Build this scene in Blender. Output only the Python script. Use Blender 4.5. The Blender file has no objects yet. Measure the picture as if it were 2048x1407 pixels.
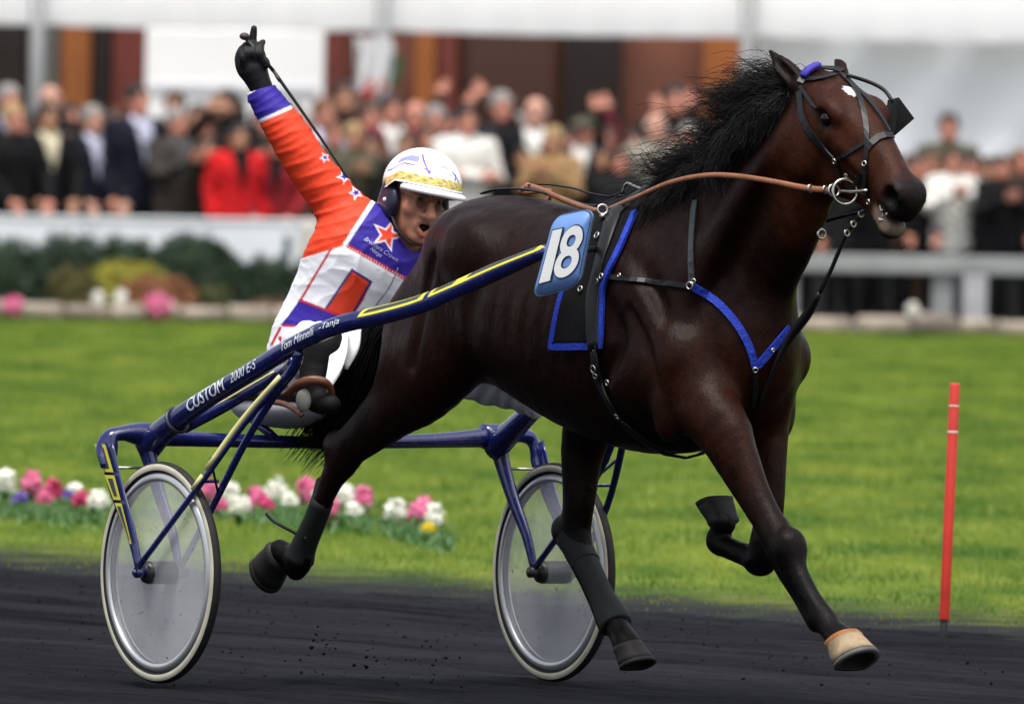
import bpy, bmesh, math, random
import numpy as np
from mathutils import Vector, Matrix

random.seed(7)
RNG = np.random.default_rng(11)
SC = bpy.context.scene
COL = SC.collection

# ------------------------------------------------------------------ camera
FPX = 38400.0                 # focal length in photo pixels (photo is 2048 wide)
PITCH, ROLL = 613.5 / FPX, 0.017
CAM = np.array([0.468, -60.0, 2.0])
_f = np.array([0, math.cos(PITCH), -math.sin(PITCH)])
_u0 = np.array([0, math.sin(PITCH), math.cos(PITCH)])
_r0 = np.array([1.0, 0, 0])
C_R = math.cos(ROLL) * _r0 + math.sin(ROLL) * _u0
C_U = -math.sin(ROLL) * _r0 + math.cos(ROLL) * _u0
C_F = _f
cam_data = bpy.data.cameras.new('camera')
cam = bpy.data.objects.new('camera', cam_data)
COL.objects.link(cam)
cam.matrix_world = Matrix(((C_R[0], C_U[0], -C_F[0], CAM[0]), (C_R[1], C_U[1], -C_F[1], CAM[1]),
                           (C_R[2], C_U[2], -C_F[2], CAM[2]), (0, 0, 0, 1)))
cam_data.sensor_width = 36.0
cam_data.lens = FPX / 2048 * 36.0
cam_data.clip_start, cam_data.clip_end = 1.0, 4000.0
cam_data.dof.use_dof = True
cam_data.dof.focus_distance = 59.2
cam_data.dof.aperture_fstop = 8.5
SC.camera = cam

# ------------------------------------------------------------------ light: bright overcast
SUN_EL, SUN_AZ = math.radians(66), math.radians(-40)      # high, behind the photographer's left shoulder
world = bpy.data.worlds.new('World'); SC.world = world; world.use_nodes = True
wn = world.node_tree.nodes; wl = world.node_tree.links
sky = wn.new('ShaderNodeTexSky'); sky.sky_type = 'NISHITA'; sky.sun_disc = False
sky.sun_elevation = SUN_EL; sky.sun_rotation = math.radians(180) + SUN_AZ
sky.air_density = 1.0; sky.dust_density = 4.0; sky.ozone_density = 1.0
bw = wn.new('ShaderNodeHueSaturation'); bw.inputs['Saturation'].default_value = 0.42   # cloud layer: greyer than clear blue
wl.new(sky.outputs[0], bw.inputs['Color']); wl.new(bw.outputs[0], wn['Background'].inputs[0])
wn['Background'].inputs[1].default_value = 0.095
sun_d = bpy.data.lights.new('sun', 'SUN'); sun_d.energy = 1.5; sun_d.angle = math.radians(22); sun_d.color = (1.0, .965, .91)
sun = bpy.data.objects.new('sun', sun_d); COL.objects.link(sun)
sd = Vector((math.sin(SUN_AZ) * math.cos(SUN_EL), -math.cos(SUN_AZ) * math.cos(SUN_EL), math.sin(SUN_EL)))
sun.rotation_euler = sd.to_track_quat('Z', 'Y').to_euler()
sun.location = (-5, -20, 30)
SC.view_settings.view_transform = 'Standard'
SC.view_settings.look = 'None'
SC.view_settings.gamma = 1.0
SC.view_settings.exposure = 1.3
SC.cycles.use_denoising = True
SC.cycles.max_bounces = 8
SC.cycles.transparent_max_bounces = 16

# ------------------------------------------------------------------ pixel <-> place
def A(*v): return np.array(v, float)
def ray(u, v):
    d = C_F * FPX + C_R * (u - 1024) + C_U * (703.5 - v)
    return d / np.linalg.norm(d)
def pd(u, v, y):                          # point at world depth y
    d = ray(u, v); return CAM + d * ((y - CAM[1]) / d[1])
def pg(u, v, z=0.0):                      # point on the ground
    d = ray(u, v); return CAM + d * ((z - CAM[2]) / d[2])
class Frame:                              # a heading: s forward, t to the left, z up
    def __init__(self, deg):
        a = math.radians(deg); self.h = A(math.cos(a), -math.sin(a), 0); self.l = A(math.sin(a), math.cos(a), 0)
    def w(self, s, t, z): return self.h * s + self.l * t + A(0, 0, z)
    def W(self, P):                       # (N,3) local -> world
        P = np.asarray(P, float); return P[:, :1] * self.h + P[:, 1:2] * self.l + P[:, 2:3] * A(0, 0, 1)
    def loc(self, p): return A(p @ self.h, p @ self.l, p[2])
    def px(self, u, v, t):                # pixel on the upright plane t
        d = ray(u, v); k = (t - CAM @ self.l) / (d @ self.l); return self.loc(CAM + d * k)
    def wx(self, u, v, t):
        return self.w(*self.px(u, v, t))
SU = Frame(57.5)      # sulky
HO = Frame(54.0)      # horse

# ------------------------------------------------------------------ objects
def fastmesh(name, V, F, smooth=True):
    V = np.asarray(V, np.float32); me = bpy.data.meshes.new(name)
    if isinstance(F, np.ndarray):
        n, k = F.shape
        me.vertices.add(len(V)); me.vertices.foreach_set('co', V.ravel())
        me.loops.add(n * k); me.loops.foreach_set('vertex_index', F.astype(np.int32).ravel())
        me.polygons.add(n); me.polygons.foreach_set('loop_start', np.arange(0, n * k, k, dtype=np.int32))
        me.update(calc_edges=True); me.validate()
    else:
        me.from_pydata([tuple(map(float, v)) for v in V], [], [tuple(map(int, f)) for f in F]); me.update()
    if smooth and len(me.polygons): me.polygons.foreach_set('use_smooth', np.ones(len(me.polygons), bool))
    return me
def tag(o, label=None, cat=None, group=None, kind=None):
    if label: o['label'] = label
    if cat: o['category'] = cat
    if group: o['group'] = group
    if kind: o['kind'] = kind
    return o
def thing(name, base, rotz=0.0, label=None, cat=None, group=None):
    o = bpy.data.objects.new(name, None); COL.objects.link(o)
    o.location = tuple(map(float, base)); o.rotation_euler = (0, 0, rotz); o.empty_display_size = .1
    o['_m'] = 0
    del o['_m']
    ROOT[o.name] = (np.asarray(base, float), rotz)
    return tag(o, label, cat, group)
ROOT = {}
def frame_of(o):
    while o.parent: o = o.parent
    return ROOT[o.name]
def mk(name, V, F, mat, parent=None, smooth=True, col=None, label=None, cat=None, group=None, kind=None):
    """one mesh object from WORLD coordinates"""
    V = np.asarray(V, float)
    if parent is None:
        lo, hi = V.min(0), V.max(0); base = A((lo[0] + hi[0]) / 2, (lo[1] + hi[1]) / 2, lo[2]); rz = 0.0
    else: base, rz = frame_of(parent)
    P = V - base
    if rz:
        c, s = math.cos(-rz), math.sin(-rz)
        P = np.stack([P[:, 0] * c - P[:, 1] * s, P[:, 0] * s + P[:, 1] * c, P[:, 2]], 1)
    me = fastmesh(name, P, F, smooth)
    if col is not None:
        ca = me.color_attributes.new('Col', 'FLOAT_COLOR', 'POINT')
        c4 = np.ones((len(V), 4), np.float32); c4[:, :3] = col; ca.data.foreach_set('color', c4.ravel())
    for m in (mat if isinstance(mat, (list, tuple)) else [mat]): me.materials.append(m)
    o = bpy.data.objects.new(name, me); COL.objects.link(o)
    if parent is None: o.location = tuple(base); ROOT[o.name] = (base, 0.0)
    else: o.parent = parent
    return tag(o, label, cat, group, kind)

# ------------------------------------------------------------------ materials
_mats = {}
def mat(name, color=(.5, .5, .5), rough=.6, spec=.5, metal=0.0, noise=None, bump=None, vcol=False, alpha=None, coat=0.0, sheen=0.0, aniso=None, trans=0.0, emit=None):
    """principled with an optional (scale, amount, stretch) colour break-up and (scale, strength, dist) relief"""
    if name in _mats: return _mats[name]
    m = bpy.data.materials.new(name); m.use_nodes = True; nt = m.node_tree; N = nt.nodes; K = nt.links
    b = N['Principled BSDF']; b.inputs['Roughness'].default_value = rough; b.inputs['Metallic'].default_value = metal
    b.inputs['Specular IOR Level'].default_value = spec; b.inputs['Coat Weight'].default_value = coat; b.inputs['Coat Roughness'].default_value = .08
    b.inputs['Sheen Weight'].default_value = sheen
    tc = N.new('ShaderNodeTexCoord')
    src = None
    if vcol:
        at = N.new('ShaderNodeAttribute'); at.attribute_name = 'Col'; src = at.outputs['Color']
        if color != (1, 1, 1) and vcol == 'mul':
            mx = N.new('ShaderNodeMix'); mx.data_type = 'RGBA'; mx.blend_type = 'MULTIPLY'; mx.inputs[0].default_value = 1
            K.new(src, mx.inputs[6]); mx.inputs[7].default_value = (*color, 1); src = mx.outputs[2]
    if noise:
        sc, amt = noise[0], noise[1]; st = noise[2] if len(noise) > 2 else (1, 1, 1)
        mp = N.new('ShaderNodeMapping'); mp.inputs['Scale'].default_value = st; K.new(tc.outputs['Object'], mp.inputs[0])
        nz = N.new('ShaderNodeTexNoise'); nz.inputs['Scale'].default_value = sc; nz.inputs['Detail'].default_value = 6; K.new(mp.outputs[0], nz.inputs[0])
        mr = N.new('ShaderNodeMapRange'); mr.inputs[1].default_value = .25; mr.inputs[2].default_value = .75
        mr.inputs[3].default_value = 1 - amt; mr.inputs[4].default_value = 1 + amt; K.new(nz.outputs[0], mr.inputs[0])
        vm = N.new('ShaderNodeVectorMath'); vm.operation = 'SCALE'
        if src is None: vm.inputs[0].default_value = color
        else: K.new(src, vm.inputs[0])
        K.new(mr.outputs[0], vm.inputs['Scale']); src = vm.outputs[0]
    if src is None: b.inputs['Base Color'].default_value = (*color, 1)
    else: K.new(src, b.inputs['Base Color'])
    if bump:
        mp = N.new('ShaderNodeMapping'); mp.inputs['Scale'].default_value = bump[3] if len(bump) > 3 else (1, 1, 1); K.new(tc.outputs['Object'], mp.inputs[0])
        nz = N.new('ShaderNodeTexNoise'); nz.inputs['Scale'].default_value = bump[0]; nz.inputs['Detail'].default_value = 5; K.new(mp.outputs[0], nz.inputs[0])
        bp = N.new('ShaderNodeBump'); bp.inputs['Strength'].default_value = bump[1]; bp.inputs['Distance'].default_value = bump[2]
        K.new(nz.outputs[0], bp.inputs['Height']); K.new(bp.outputs[0], b.inputs['Normal'])
    if trans:
        tr = N.new('ShaderNodeBsdfTranslucent'); ms = N.new('ShaderNodeMixShader'); ms.inputs[0].default_value = trans
        if src is not None: K.new(src, tr.inputs[0])
        else: tr.inputs[0].default_value = (*color, 1)
        K.new(b.outputs[0], ms.inputs[1]); K.new(tr.outputs[0], ms.inputs[2]); K.new(ms.outputs[0], N['Material Output'].inputs[0])
    if alpha is not None: b.inputs['Alpha'].default_value = alpha
    _mats[name] = m
    return m

# ------------------------------------------------------------------ mesh makers (world coordinates)
def join(*parts):
    Vs, Fs, n = [], [], 0
    for V, F in parts:
        Vs.append(np.asarray(V, float)); Fs += [tuple(i + n for i in f) for f in F]; n += len(V)
    return np.concatenate(Vs), Fs
def unit(v): v = np.asarray(v, float); return v / (np.linalg.norm(v) + 1e-12)
def catmull(P, sub):
    P = np.asarray(P, float)
    if len(P) < 3 or sub <= 1: return P
    Q = np.vstack([2 * P[0] - P[1], P, 2 * P[-1] - P[-2]]); out = []
    for i in range(len(P) - 1):
        a, b, c, d = Q[i:i + 4]
        for k in range(sub):
            t = k / sub
            out.append(.5 * (2 * b + (c - a) * t + (2 * a - 5 * b + 4 * c - d) * t * t + (3 * b - a - 3 * c + d) * t ** 3))
    out.append(P[-1]); return np.array(out)
def frames(P, up):
    T = np.gradient(P, axis=0); T /= np.linalg.norm(T, axis=1)[:, None] + 1e-12
    up = np.broadcast_to(np.asarray(up, float), P.shape)
    X = np.cross(T, up); X /= np.linalg.norm(X, axis=1)[:, None] + 1e-9
    Y = np.cross(X, T); return T, X, Y
def sweep(P, rx, ry=None, up=(0, 0, 1), n=10, sub=4, power=1.0, cap=True):
    """tube along P; rx = half size across (T x up), ry = half size along up"""
    P = np.asarray(P, float); k = len(P)
    rx = np.broadcast_to(np.asarray(rx, float), (k,)); ry = rx if ry is None else np.broadcast_to(np.asarray(ry, float), (k,))
    upa = np.broadcast_to(np.asarray(up, float), (k, 3))
    Q = catmull(np.hstack([P, rx[:, None], ry[:, None], upa]), sub); P, rx, ry, upa = Q[:, :3], np.maximum(Q[:, 3], 1e-4), np.maximum(Q[:, 4], 1e-4), Q[:, 5:]
    T, X, Y = frames(P, upa); a = np.linspace(0, 2 * math.pi, n, endpoint=False) + (math.pi / n if n == 4 else 0)
    ca, sa = np.cos(a), np.sin(a)
    if power != 1.0: ca, sa = np.sign(ca) * abs(ca) ** power, np.sign(sa) * abs(sa) ** power
    if n == 4: ca, sa = ca * 1.4142, sa * 1.4142
    V = (P[:, None] + X[:, None] * (rx[:, None] * ca)[..., None] + Y[:, None] * (ry[:, None] * sa)[..., None]).reshape(-1, 3)
    F = []; m = len(P)
    for i in range(m - 1):
        for j in range(n):
            F.append((i * n + j, i * n + (j + 1) % n, (i + 1) * n + (j + 1) % n, (i + 1) * n + j))
    if cap: F += [tuple(range(n - 1, -1, -1)), tuple(range((m - 1) * n, m * n))]
    return V, F
def bar(a, b, r, n=8, r2=None): return sweep([a, b], [r, r if r2 is None else r2], n=n, sub=1, up=(0.13, 0.07, 1))
def box(c, s, R=None):
    c, s = np.asarray(c, float), np.asarray(s, float) / 2
    V = np.array([[x, y, z] for x in (-1, 1) for y in (-1, 1) for z in (-1, 1)], float) * s
    if R is not None: V = V @ np.asarray(R, float).T
    return V + c, [(0, 1, 3, 2), (4, 6, 7, 5), (0, 4, 5, 1), (2, 3, 7, 6), (0, 2, 6, 4), (1, 5, 7, 3)]
def bevbox(c, s, bev=.01):
    """box with chamfered vertical and horizontal edges"""
    x, y, z = np.asarray(s, float) / 2; b = min(bev, x * .9, y * .9, z * .9); V, F = [], []
    rings = [(-z, b), (-z + b, 0), (z - b, 0), (z, b)]
    for zz, i in rings:
        for px, py in ((-x + i + b, -y + i), (x - i - b, -y + i), (x - i, -y + i + b), (x - i, y - i - b), (x - i - b, y - i), (-x + i + b, y - i), (-x + i, y - i - b), (-x + i, -y + i + b)):
            V.append((px + c[0], py + c[1], zz + c[2]))
    for r in range(3):
        for j in range(8): F.append((r * 8 + j, r * 8 + (j + 1) % 8, r * 8 + 8 + (j + 1) % 8, r * 8 + 8 + j))
    F += [tuple(range(7, -1, -1)), tuple(range(24, 32))]
    return np.array(V), F
def lathe(prof, c, ax, n=64, e1=None):
    """prof = [(r, along axis)]"""
    ax = unit(ax); e1 = unit(np.cross(ax, (0, 0, 1) if abs(ax[2]) < .9 else (1, 0, 0))) if e1 is None else unit(e1); e2 = np.cross(ax, e1)
    a = np.linspace(0, 2 * math.pi, n, endpoint=False); V, F = [], []
    for r, h in prof:
        for t in a: V.append(np.asarray(c) + ax * h + (e1 * math.cos(t) + e2 * math.sin(t)) * r)
    for i in range(len(prof) - 1):
        for j in range(n): F.append((i * n + j, i * n + (j + 1) % n, (i + 1) * n + (j + 1) % n, (i + 1) * n + j))
    return np.array(V), F
def torus(c, ax, R, r, n=28, m=8):
    return lathe([(R + r * math.cos(t), r * math.sin(t)) for t in np.linspace(0, 2 * math.pi, m + 1)], c, ax, n)
def ball(c, r, n=12, m=8, R=None):
    r = np.broadcast_to(np.asarray(r, float), (3,)); V, F = [], []
    for i in range(m + 1):
        p = math.pi * i / m
        for j in range(n):
            q = 2 * math.pi * j / n; V.append((math.sin(p) * math.cos(q), math.sin(p) * math.sin(q), math.cos(p)))
    V = np.array(V) * r
    if R is not None: V = V @ np.asarray(R, float).T
    for i in range(m):
        for j in range(n): F.append((i * n + j, (i + 1) * n + j, (i + 1) * n + (j + 1) % n, i * n + (j + 1) % n))
    return V + np.asarray(c, float), F
def strands(paths, r0, r1, rough=0.0):
    """many thin three-sided tapering hairs; paths (N,k,3)"""
    P = np.asarray(paths, float); N, k, _ = P.shape
    T = np.gradient(P, axis=1); T /= np.linalg.norm(T, axis=2)[..., None] + 1e-9
    rv = RNG.normal(size=(N, 1, 3)); X = np.cross(T, rv); X /= np.linalg.norm(X, axis=2)[..., None] + 1e-9; Y = np.cross(T, X)
    w = np.linspace(r0, r1, k)[None, :, None]
    V = np.stack([P + w * (X * math.cos(a) + Y * math.sin(a)) for a in (0, 2.094, 4.189)], 2)    # N,k,3,3
    idx = np.arange(N * k * 3).reshape(N, k, 3); F = []
    for j in range(3):
        F.append(np.stack([idx[:, :-1, j], idx[:, :-1, (j + 1) % 3], idx[:, 1:, (j + 1) % 3], idx[:, 1:, j]], -1).reshape(-1, 4))
    return V.reshape(-1, 3), np.concatenate(F)
def text_mesh(body, size=1.0, shear=0.0, bold=0.0, spacing=1.0):
    cu = bpy.data.curves.new('text', 'FONT'); cu.body = body; cu.size = size; cu.shear = shear; cu.offset = bold
    cu.align_x = 'CENTER'; cu.align_y = 'CENTER'; cu.space_character = spacing; cu.resolution_u = 6
    o = bpy.data.objects.new('text', cu); COL.objects.link(o); bpy.context.view_layer.update()
    me = bpy.data.meshes.new_from_object(o.evaluated_get(bpy.context.evaluated_depsgraph_get()))
    bm = bmesh.new(); bm.from_mesh(me); bmesh.ops.triangulate(bm, faces=bm.faces[:])
    for _ in range(3):                                # short edges, so that lettering can follow a curved surface
        le = [e for e in bm.edges if e.calc_length() > .14 * size]
        if le: bmesh.ops.subdivide_edges(bm, edges=le, cuts=1); bmesh.ops.triangulate(bm, faces=bm.faces[:])
    bm.to_mesh(me); bm.free()
    V = np.array([v.co[:] for v in me.vertices]); F = [tuple(p.vertices) for p in me.polygons]
    bpy.data.objects.remove(o); bpy.data.curves.remove(cu); bpy.data.meshes.remove(me)
    return V, F

# ------------------------------------------------------------------ smooth solid fields for bodies
class Field:
    def __init__(s, lo, hi, h):
        s.lo, s.h = np.asarray(lo, float), h
        s.n = np.ceil((np.asarray(hi, float) - s.lo) / h).astype(int) + 1
        s.F = np.full(tuple(s.n), .3, np.float32)
    def block(s, lo, hi):
        a = np.clip(np.floor((lo - s.lo) / s.h).astype(int), 0, s.n - 1); b = np.clip(np.ceil((hi - s.lo) / s.h).astype(int) + 1, a + 1, s.n)
        ax = [(s.lo[i] + s.h * np.arange(a[i], b[i])).astype(np.float32) for i in range(3)]
        return tuple(slice(a[i], b[i]) for i in range(3)), np.meshgrid(*ax, indexing='ij')
    def put(s, sl, d, k, op):
        f = s.F[sl]
        if op == 'u':
            h = np.maximum(k - abs(f - d), 0) / k if k > 0 else 0; s.F[sl] = np.minimum(f, d) - h * h * k * .25
        else:
            d = -d; h = np.maximum(k - abs(f - d), 0) / k if k > 0 else 0; s.F[sl] = np.maximum(f, d) + h * h * k * .25
    def tube(s, P, k=.03, lat=(0, 1, 0), sub=3, op='u'):
        """P rows: x y z r [flat]: flat scales the half size along lat"""
        P = np.array([tuple(p) + ((1.0,) if len(p) == 4 else ()) for p in P], float); P = catmull(P, sub); P[:, 3] = np.maximum(P[:, 3], .002)
        lat = unit(lat); R = P[:, 3] * np.maximum(P[:, 4], 1); m = k + 3 * s.h
        sl, (X, Y, Z) = s.block((P[:, :3] - R[:, None]).min(0) - m, (P[:, :3] + R[:, None]).max(0) + m)
        D = np.full(X.shape, 9, np.float32)
        for a, b in zip(P[:-1], P[1:]):
            ab = b[:3] - a[:3]; L2 = ab @ ab + 1e-12
            x, y, z = X - a[0], Y - a[1], Z - a[2]
            t = np.clip((x * ab[0] + y * ab[1] + z * ab[2]) / L2, 0, 1).astype(np.float32)
            x -= t * ab[0]; y -= t * ab[1]; z -= t * ab[2]
            r = a[3] + (b[3] - a[3]) * t; fl = a[4] + (b[4] - a[4]) * t
            w = x * lat[0] + y * lat[1] + z * lat[2]
            q = np.sqrt(np.maximum(x * x + y * y + z * z - w * w + (w / fl) ** 2, 1e-12))
            D = np.minimum(D, (q - r) * np.minimum(fl, 1))
        s.put(sl, D, k, op)
    def ell(s, c, r, k=.03, R=None, op='u'):
        c, r = np.asarray(c, float), np.asarray(r, float); m = r.max() + k + 3 * s.h
        sl, (X, Y, Z) = s.block(c - m, c + m); x, y, z = X - c[0], Y - c[1], Z - c[2]
        if R is not None:
            R = np.asarray(R, float); x, y, z = (R[0, 0] * x + R[1, 0] * y + R[2, 0] * z, R[0, 1] * x + R[1, 1] * y + R[2, 1] * z, R[0, 2] * x + R[1, 2] * y + R[2, 2] * z)
        k0 = np.sqrt((x / r[0]) ** 2 + (y / r[1]) ** 2 + (z / r[2]) ** 2) + 1e-6
        k1 = np.sqrt((x / r[0] ** 2) ** 2 + (y / r[1] ** 2) ** 2 + (z / r[2] ** 2) ** 2) + 1e-6
        s.put(sl, (k0 * (k0 - 1) / k1).astype(np.float32), k, op)
    def mesh(s, smooth=2, iso=0.0):
        F = s.F - iso; I = F < 0; nx, ny, nz = F.shape
        cs = sum(I[a:nx - 1 + a, b:ny - 1 + b, c:nz - 1 + c].astype(np.int8) for a in (0, 1) for b in (0, 1) for c in (0, 1))
        mask = (cs > 0) & (cs < 8); ijk = np.argwhere(mask); N = len(ijk)
        off = np.array([(a, b, c) for a in (0, 1) for b in (0, 1) for c in (0, 1)])
        val = np.stack([F[ijk[:, 0] + o[0], ijk[:, 1] + o[1], ijk[:, 2] + o[2]] for o in off], 1)
        acc = np.zeros((N, 3)); cnt = np.zeros(N)
        for i in range(8):
            for j in range(i + 1, 8):
                if abs(off[i] - off[j]).sum() != 1: continue
                a, b = val[:, i], val[:, j]; x = (a < 0) != (b < 0); t = np.where(x, a / np.where(x, a - b, 1), 0)
                acc += np.where(x[:, None], off[i] + t[:, None] * (off[j] - off[i]), 0); cnt += x
        V = s.lo + s.h * (ijk + acc / cnt[:, None])
        vid = np.full(mask.shape, -1, np.int64); vid[mask] = np.arange(N); Q = []
        for ax in range(3):
            sa = [slice(1, n - 1) for n in F.shape]; sb = list(sa); sa[ax] = slice(0, F.shape[ax] - 1); sb[ax] = slice(1, F.shape[ax])
            x = I[tuple(sa)] != I[tuple(sb)]; e = np.argwhere(x); ins = I[tuple(sa)][x]
            o1, o2 = [(1, 2), (2, 0), (0, 1)][ax]; e = e.copy(); e[:, o1] += 1; e[:, o2] += 1
            def g(d1, d2):
                c = e.copy(); c[:, o1] += d1; c[:, o2] += d2; return vid[c[:, 0], c[:, 1], c[:, 2]]
            q = np.stack([g(-1, -1), g(0, -1), g(0, 0), g(-1, 0)], 1); q[~ins] = q[~ins][:, ::-1]; Q.append(q)
        Q = np.concatenate(Q); Q = Q[(Q >= 0).all(1)]
        for it in range(smooth): V = relax(V, Q, .5)
        return V, Q
    def at(s, p):
        q = np.clip((np.asarray(p) - s.lo) / s.h, 0, s.n - 1.001); i = q.astype(int); f = q - i; r = 0
        for a in (0, 1):
            for b in (0, 1):
                for c in (0, 1):
                    r += (f[0] if a else 1 - f[0]) * (f[1] if b else 1 - f[1]) * (f[2] if c else 1 - f[2]) * s.F[i[0] + a, i[1] + b, i[2] + c]
        return float(r)
    def grad(s, p, e=.012):
        return unit([s.at(p + d) - s.at(p - d) for d in np.eye(3) * e])
    def snap(s, p, off=0.0, it=8):
        p = np.array(p, float)
        for _ in range(it): p = p - s.grad(p) * (s.at(p) - off) * .9
        return p
def relax(V, Q, lam):
    n = len(V); acc = np.zeros((n, 3)); c = np.zeros(n); k = Q.shape[1]
    for j in range(k):
        a, b = Q[:, j], Q[:, (j + 1) % k]
        for d in range(3): acc[:, d] += np.bincount(a, V[b, d], n) + np.bincount(b, V[a, d], n)
        c += np.bincount(a, minlength=n) + np.bincount(b, minlength=n)
    return V + lam * (acc / np.maximum(c, 1)[:, None] - V)
def vnormals(V, Q):
    fn = np.cross(V[Q[:, 2]] - V[Q[:, 0]], V[Q[:, 3]] - V[Q[:, 1]]) if Q.shape[1] == 4 else np.cross(V[Q[:, 1]] - V[Q[:, 0]], V[Q[:, 2]] - V[Q[:, 0]])
    n = np.zeros_like(V)
    for j in range(Q.shape[1]):
        for d in range(3): n[:, d] += np.bincount(Q[:, j], fn[:, d], len(V))
    return n / (np.linalg.norm(n, axis=1)[:, None] + 1e-12)
def subset(V, Q, keep):
    q = Q[keep[Q].all(1)]; u, inv = np.unique(q, return_inverse=True); return V[u], inv.reshape(q.shape), u
def smoothstep(a, b, x): t = np.clip((x - a) / (b - a), 0, 1); return t * t * (3 - 2 * t)
def inpoly(P, poly):
    x, y = P[:, 0], P[:, 1]; r = np.zeros(len(P), bool); n = len(poly)
    for i in range(n):
        x0, y0 = poly[i]; x1, y1 = poly[(i + 1) % n]
        c = ((y0 > y) != (y1 > y)) & (x < (x1 - x0) * (y - y0) / (y1 - y0 + 1e-12) + x0); r ^= c
    return r
# ================================================================== the place
# track edge: a straight line over the ground
E0, E1 = pg(0, 1131), pg(2048, 1272)
ED = unit(E1 - E0); EN = A(-ED[1], ED[0], 0)
if EN[1] < 0: EN = -EN                                   # EN points from the track onto the lawn
def ground_noise(x, y, sc, seed=0):
    r = np.random.default_rng(seed); z = np.zeros_like(x)
    for i in range(14):
        a = r.uniform(0, math.pi * 2); f = sc * r.uniform(.5, 2.2); z += np.sin((x * math.cos(a) + y * math.sin(a)) * f + r.uniform(0, 6)) / (1 + i * .15)
    return z / 6

M_track = mat('black_cinder', (.020, .0205, .0235), 1.0, .02)
nt = M_track.node_tree; N = nt.nodes; K = nt.links; b = N['Principled BSDF']
tc = N.new('ShaderNodeTexCoord'); mp = N.new('ShaderNodeMapping'); K.new(tc.outputs['Object'], mp.inputs[0])
mp.inputs['Rotation'].default_value = (0, 0, math.atan2(-ED[1], ED[0])); 
n1 = N.new('ShaderNodeTexNoise'); n1.inputs['Scale'].default_value = 11; n1.inputs['Detail'].default_value = 8; n1.inputs['Roughness'].default_value = .66
mp2 = N.new('ShaderNodeMapping'); mp2.inputs['Scale'].default_value = (.055, 1.0, 1); K.new(mp.outputs[0], mp2.inputs[0]); K.new(mp2.outputs[0], n1.inputs[0])
n2 = N.new('ShaderNodeTexNoise'); n2.inputs['Scale'].default_value = 1.6; n2.inputs['Detail'].default_value = 4; K.new(mp2.outputs[0], n2.inputs[0])
ad = N.new('ShaderNodeMath'); ad.operation = 'ADD'; K.new(n1.outputs[0], ad.inputs[0]); K.new(n2.outputs[0], ad.inputs[1])
cr = N.new('ShaderNodeValToRGB'); K.new(ad.outputs[0], cr.inputs[0])
ad.use_clamp = False
mrr = N.new('ShaderNodeMapRange'); K.new(ad.outputs[0], mrr.inputs[0]); mrr.inputs[1].default_value = .7; mrr.inputs[2].default_value = 1.3; K.new(mrr.outputs[0], cr.inputs[0])
cr.color_ramp.elements[0].color = (.0026, .0026, .0031, 1); cr.color_ramp.elements[1].color = (.019, .0195, .023, 1)
K.new(cr.outputs[0], b.inputs['Base Color'])
n3 = N.new('ShaderNodeTexNoise'); n3.inputs['Scale'].default_value = 45; n3.inputs['Detail'].default_value = 8; mp3 = N.new('ShaderNodeMapping'); mp3.inputs['Scale'].default_value = (.35, 1, 1); K.new(mp.outputs[0], mp3.inputs[0]); K.new(mp3.outputs[0], n3.inputs[0])
bp = N.new('ShaderNodeBump'); bp.inputs['Strength'].default_value = .8; bp.inputs['Distance'].default_value = .012; K.new(n3.outputs[0], bp.inputs['Height']); K.new(bp.outputs[0], b.inputs['Normal'])

# the big sheet to the horizon, then a finely raked strip of track in view
V = np.array([(-1500, -400, -.06), (1500, -400, -.06), (1500, 2500, -.06), (-1500, 2500, -.06)], float)
mk('ground', V, [(0, 1, 2, 3)], M_track, smooth=False, kind='structure')
ga = np.arange(-11, 14, .045); gb = np.arange(-16.5, .6, .045)     # along the edge, across it
GA, GB = np.meshgrid(ga, gb, indexing='ij')
mid = (E0 + E1) / 2
X = mid[0] + ED[0] * GA + EN[0] * GB; Y = mid[1] + ED[1] * GA + EN[1] * GB
Z = -.012 + .008 * ground_noise(X * 3, Y * 3, 1.5, 1) + .007 * np.sin(GB * 34 + 1.4 * ground_noise(X, Y, 3, 2) * 3) * (.6 + .8 * ground_noise(X, Y, 2.2, 5)) + RNG.normal(0, .0012, X.shape)
for t_ in (-.725, .725):                                  # wheel ruts trailing behind the sulky
    ss, tt = X * SU.h[0] + Y * SU.h[1], X * SU.l[0] + Y * SU.l[1]; Z -= .014 * np.exp(-((tt - t_) / .03) ** 2) * (ss < .02) - .006 * np.exp(-((abs(tt - t_) - .07) / .03) ** 2) * (ss < .02)
na, nb = X.shape; idx = np.arange(na * nb).reshape(na, nb)
F = np.stack([idx[:-1, :-1], idx[1:, :-1], idx[1:, 1:], idx[:-1, 1:]], -1).reshape(-1, 4)
mk('race_track', np.stack([X, Y, Z], -1).reshape(-1, 3), F, M_track, kind='structure')

# loose cinder crumbs
def crumbs(P, R):
    base = np.array([(1, 0, 0), (0, 1, 0), (-1, 0, 0), (0, -1, 0), (0, 0, .8), (0, 0, -.8)], float)
    n = len(P); a = RNG.uniform(0, 6.28, n); c, s = np.cos(a), np.sin(a)
    B = base[None] * RNG.uniform(.55, 1.25, (n, 6, 1)) + RNG.normal(0, .15, (n, 6, 3)); X = B[..., 0] * c[:, None] - B[..., 1] * s[:, None]; Y = B[..., 0] * s[:, None] + B[..., 1] * c[:, None]
    V = np.stack([X, Y, B[..., 2]], -1) * R[:, None, None] + P[:, None]
    i = np.arange(n)[:, None] * 6; F = np.concatenate([i + np.array([f]) for k in range(4) for f in ((k, (k + 1) % 4, 4), ((k + 1) % 4, k, 5))])
    return V.reshape(-1, 3), F
n = 3500
a, bb = RNG.uniform(-6.5, 8, n), -RNG.uniform(0, 1, n) * 14
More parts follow.
